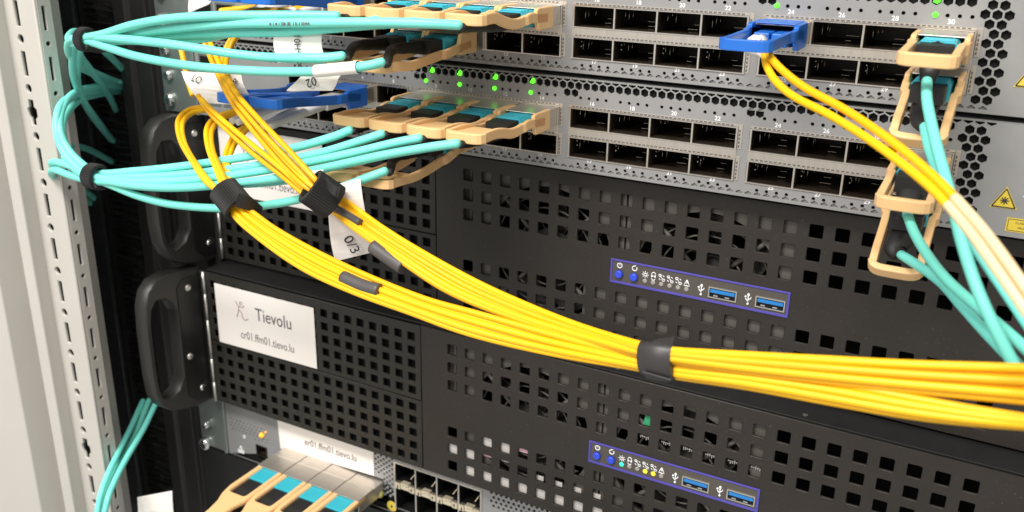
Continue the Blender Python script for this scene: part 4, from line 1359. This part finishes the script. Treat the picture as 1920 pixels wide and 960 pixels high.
# white plugs in the other blue modules
for (zc_, ks, lb) in ((zU2, (1, 2), 'white duplex plug under the blue tabs of the second switch, the %s one'), (zU1, (1, 2), 'white duplex plug at the top left edge, the %s one')):
    for j, k in enumerate(ks):
        x = px(0, k)
        nm = lb % ('left', 'right')[j]
        t = thing('lc_plug', nm, 'fiber plug', (x, -30, zc_))
        MB().box(x - 6, x - .4, -34, -10, zc_ - 3.4, zc_ + 1.6).box(x + .4, x + 6, -34, -10, zc_ - 3.4, zc_ + 1.6).build('body', 'white_plastic', t, bevel=.5)
        b = MB()
        for sx in (-3, 3):
            b.tube(smooth_path([(x + sx, -33, zc_ - 1), (x + sx - 1, -50, zc_ - 3.0), (x + sx * .6 - 4, -66, zc_ - 6.5)], 6), [2.3] * 5 + [2.0] * 4 + [1.6] * 4, 10)
        b.build('boot', 'white_plastic', t)

# ------------------------------------------------------------------ ties, tapes, sleeves
velcro(at(604, 364, -97), atd(640, 385, 386) - at(575, 340, -96), 7.4, 12.5, 'thick ribbed black velcro tie around the steep yellow strands, right of the other one',
       tail=([at(600, 322, -92), at(622, 345, -104), at(640, 352, -104)], [at(606, 338, -92), at(622, 362, -105), at(634, 372, -105)]))
velcro(at(433, 372, -94), atd(465, 402, 404) - at(418, 345, -92), 6.7, 12.0, 'ribbed black velcro tie around the looping yellow strands',
       tail=([at(448, 362, -99), at(470, 370, -96), at(492, 388, -90)], [at(440, 386, -99), at(462, 392, -96), at(488, 402, -90)]))
velcro(at(160, 74, -91), at(210, 78, -91) - at(150, 73, -91), 5.4, 4.6, 'thin black velcro tie around the upper aqua bundle', tail=([at(160, 92, -94), at(180, 98, -88), at(205, 96, -80)], [at(166, 84, -94), at(184, 90, -88), at(205, 90, -80)]))
velcro(at(178, 331, -90), at(215, 338, -90) - at(160, 328, -90), 6.2, 7.0, 'black velcro tie around the lower aqua bundle', tail=([at(180, 352, -94), at(195, 356, -88), at(210, 340, -80)], [at(176, 344, -94), at(192, 346, -88), at(206, 332, -80)]))


def tape(c0, c1, r, label, flat=1.0, tail=True):
    c0, c1 = Vector(c0), Vector(c1)
    t = thing('tape_wrap', label, 'tape wrap', tuple((c0 + c1) / 2))
    d = (c1 - c0).normalized()
    m_ = MB()
    m_.tube([c0, c0 + d * .15, c1 - d * .15, c1], [r - .12, r, r * 1.02, r - .1], 48, True, None, flat)
    m_.build('band', 'tape_black', t)
    return t


tp = tape(atd(1203, 671, 289.2), atd(1265, 680.5, 282.2), 3.1, 'black tape band strapping all yellow strands together below the blue-framed panel', 1.80)
A0, A1 = atd(1210, 650, 290), atd(1258, 655, 284)
MB().sheet([A0, atd(1225, 640, 292), atd(1235, 636, 300)], [A1, atd(1262, 645, 286), atd(1266, 632, 296)], .5).build('tail', 'tape_black', tp)
MB().sheet([atd(1205, 697, 286), atd(1212, 708, 288)], [atd(1258, 712, 281), atd(1250, 716, 284)], .5).build('loose_edge', 'tape_black', tp)


def shrink(pts, r, label):
    P_ = [atd(*p) for p in pts]
    o = MB().tube(smooth_path(P_, 6), r, 18).build('shrink_sleeve', 'shrink_grey', None, P_[0])
    tag(o, label, 'heat shrink')


shrink([(624, 388, 381.5), (650, 402, 377.5), (676, 418, 373)], 1.5, 'thin dark grey shrink sleeve nearest the right velcro tie')
shrink([(700, 462, 368), (728, 482, 364), (757, 502, 360)], 2.9, 'thick dark grey shrink sleeve beside the long paper flag')
shrink([(644, 520, 369), (680, 536, 363), (713, 545, 358)], 2.7, 'dark grey shrink sleeve lowest of the three, on the looping strands')


# ------------------------------------------------------------------ paper flags
def flag(name_label, quad, text=None, curl=0.0, sleeve=None):
    """quad: four corners (px, py, Y) upper left, upper right, lower right, lower left"""
    q = [at(*p) for p in quad]
    c = sum(q, Vector()) / 4
    t = thing('paper_flag', name_label, 'paper label', tuple(c))
    n = (q[1] - q[0]).cross(q[3] - q[0]).normalized()
    if n.dot(CAM - c) < 0:
        n = -n
    L, R_ = [], []
    for i in range(9):
        u = i / 8
        b = n * (math.sin(u * math.pi) * curl + math.sin(u * 9 + q[0].x) * .25)
        L.append(q[0].lerp(q[3], u) + b)
        R_.append(q[1].lerp(q[2], u) + b * .7 + n * math.sin(u * 6) * .4)
    MB().sheet(L, R_, 0.35).build('sheet', 'paper', t)
    if text:
        k = MB()
        for (tx, size, u, v, turn, sxx) in text:
            p = q[0].lerp(q[1], u).lerp(q[3].lerp(q[2], u), v) + n * (1.0 + math.sin(v * math.pi) * curl)
            U = (q[1] - q[0]).normalized()
            Vv = (q[0] - q[3]).normalized()
            a = math.radians(turn)
            N2 = U.cross(Vv).normalized()
            Vv = N2.cross(U)
            put_text(k, tx, size, p, U * math.cos(a) + Vv * math.sin(a), Vv * math.cos(a) - U * math.sin(a), 0.03, sx=sxx)
        k.build('lettering', 'ink', t)
    if sleeve:
        a, b, r = sleeve
        MB().tube([at(*a), at(*b)], r, 16, False).build('wrap', 'paper', t)
    return t


flag('white flag folded round the upper aqua cable with writing standing on end', [(512, 60, -82), (603, 60, -79), (609, 122, -80), (520, 118, -83)],
     [('x01-H01', 4.2, 0.52, 0.58, 90, 0.9)], 0.6, ((524, 108, -81), (606, 108, -76), 2.3))
flag('tilted white flag hanging from the sleeve label, above the blue tab', [(578, 134, -79), (644, 136, -77), (624, 170, -79), (538, 170, -82)], [('02', 5.2, 0.42, 0.55, 200, 1.0)], 0.8,
     ((592, 133.5, -86), (672, 126, -84), 2.5))
flag('wide creased white flag round the yellow strands with LO written along its top', [(340, 134, -58), (452, 140, -56), (480, 200, -60), (376, 192, -66)],
     [('LO', 5.0, 0.24, 0.36, -14, 1.0), ('PL', 4.4, 0.88, 0.40, -30, 1.0)], 3.0)
flag('long white flag hanging from the right velcro tie, ending in 0/3', [(614, 350, -88), (676, 334, -84), (702, 472, -82), (628, 490, -88)],
     [('0/3', 6.4, 0.52, 0.82, -78, 1.0), ('th1', 4.6, 0.30, 0.12, -78, 1.0)], 2.2)
flag('white paper corner standing at the bottom edge beside the bristles', [(258, 932, -62), (323, 920, -60), (330, 1000, -60), (264, 1010, -62)], [('er', 4.5, 0.45, 0.42, -10, 1.0)], 0.5)
flag('small white flag at the top left corner of the uppermost switch', [(356, -30, -44), (420, -30, -40), (392, 8, -42), (354, 24, -46)], None, 0.6)
flag('small white collar flag on the lower aqua bundle beside the right velcro tie', [(566, 322, -92), (606, 318, -90), (609, 340, -91), (570, 345, -93)], None, 0.4)

for o in bpy.data.objects:
    if '_org' in o:
        del o['_org']
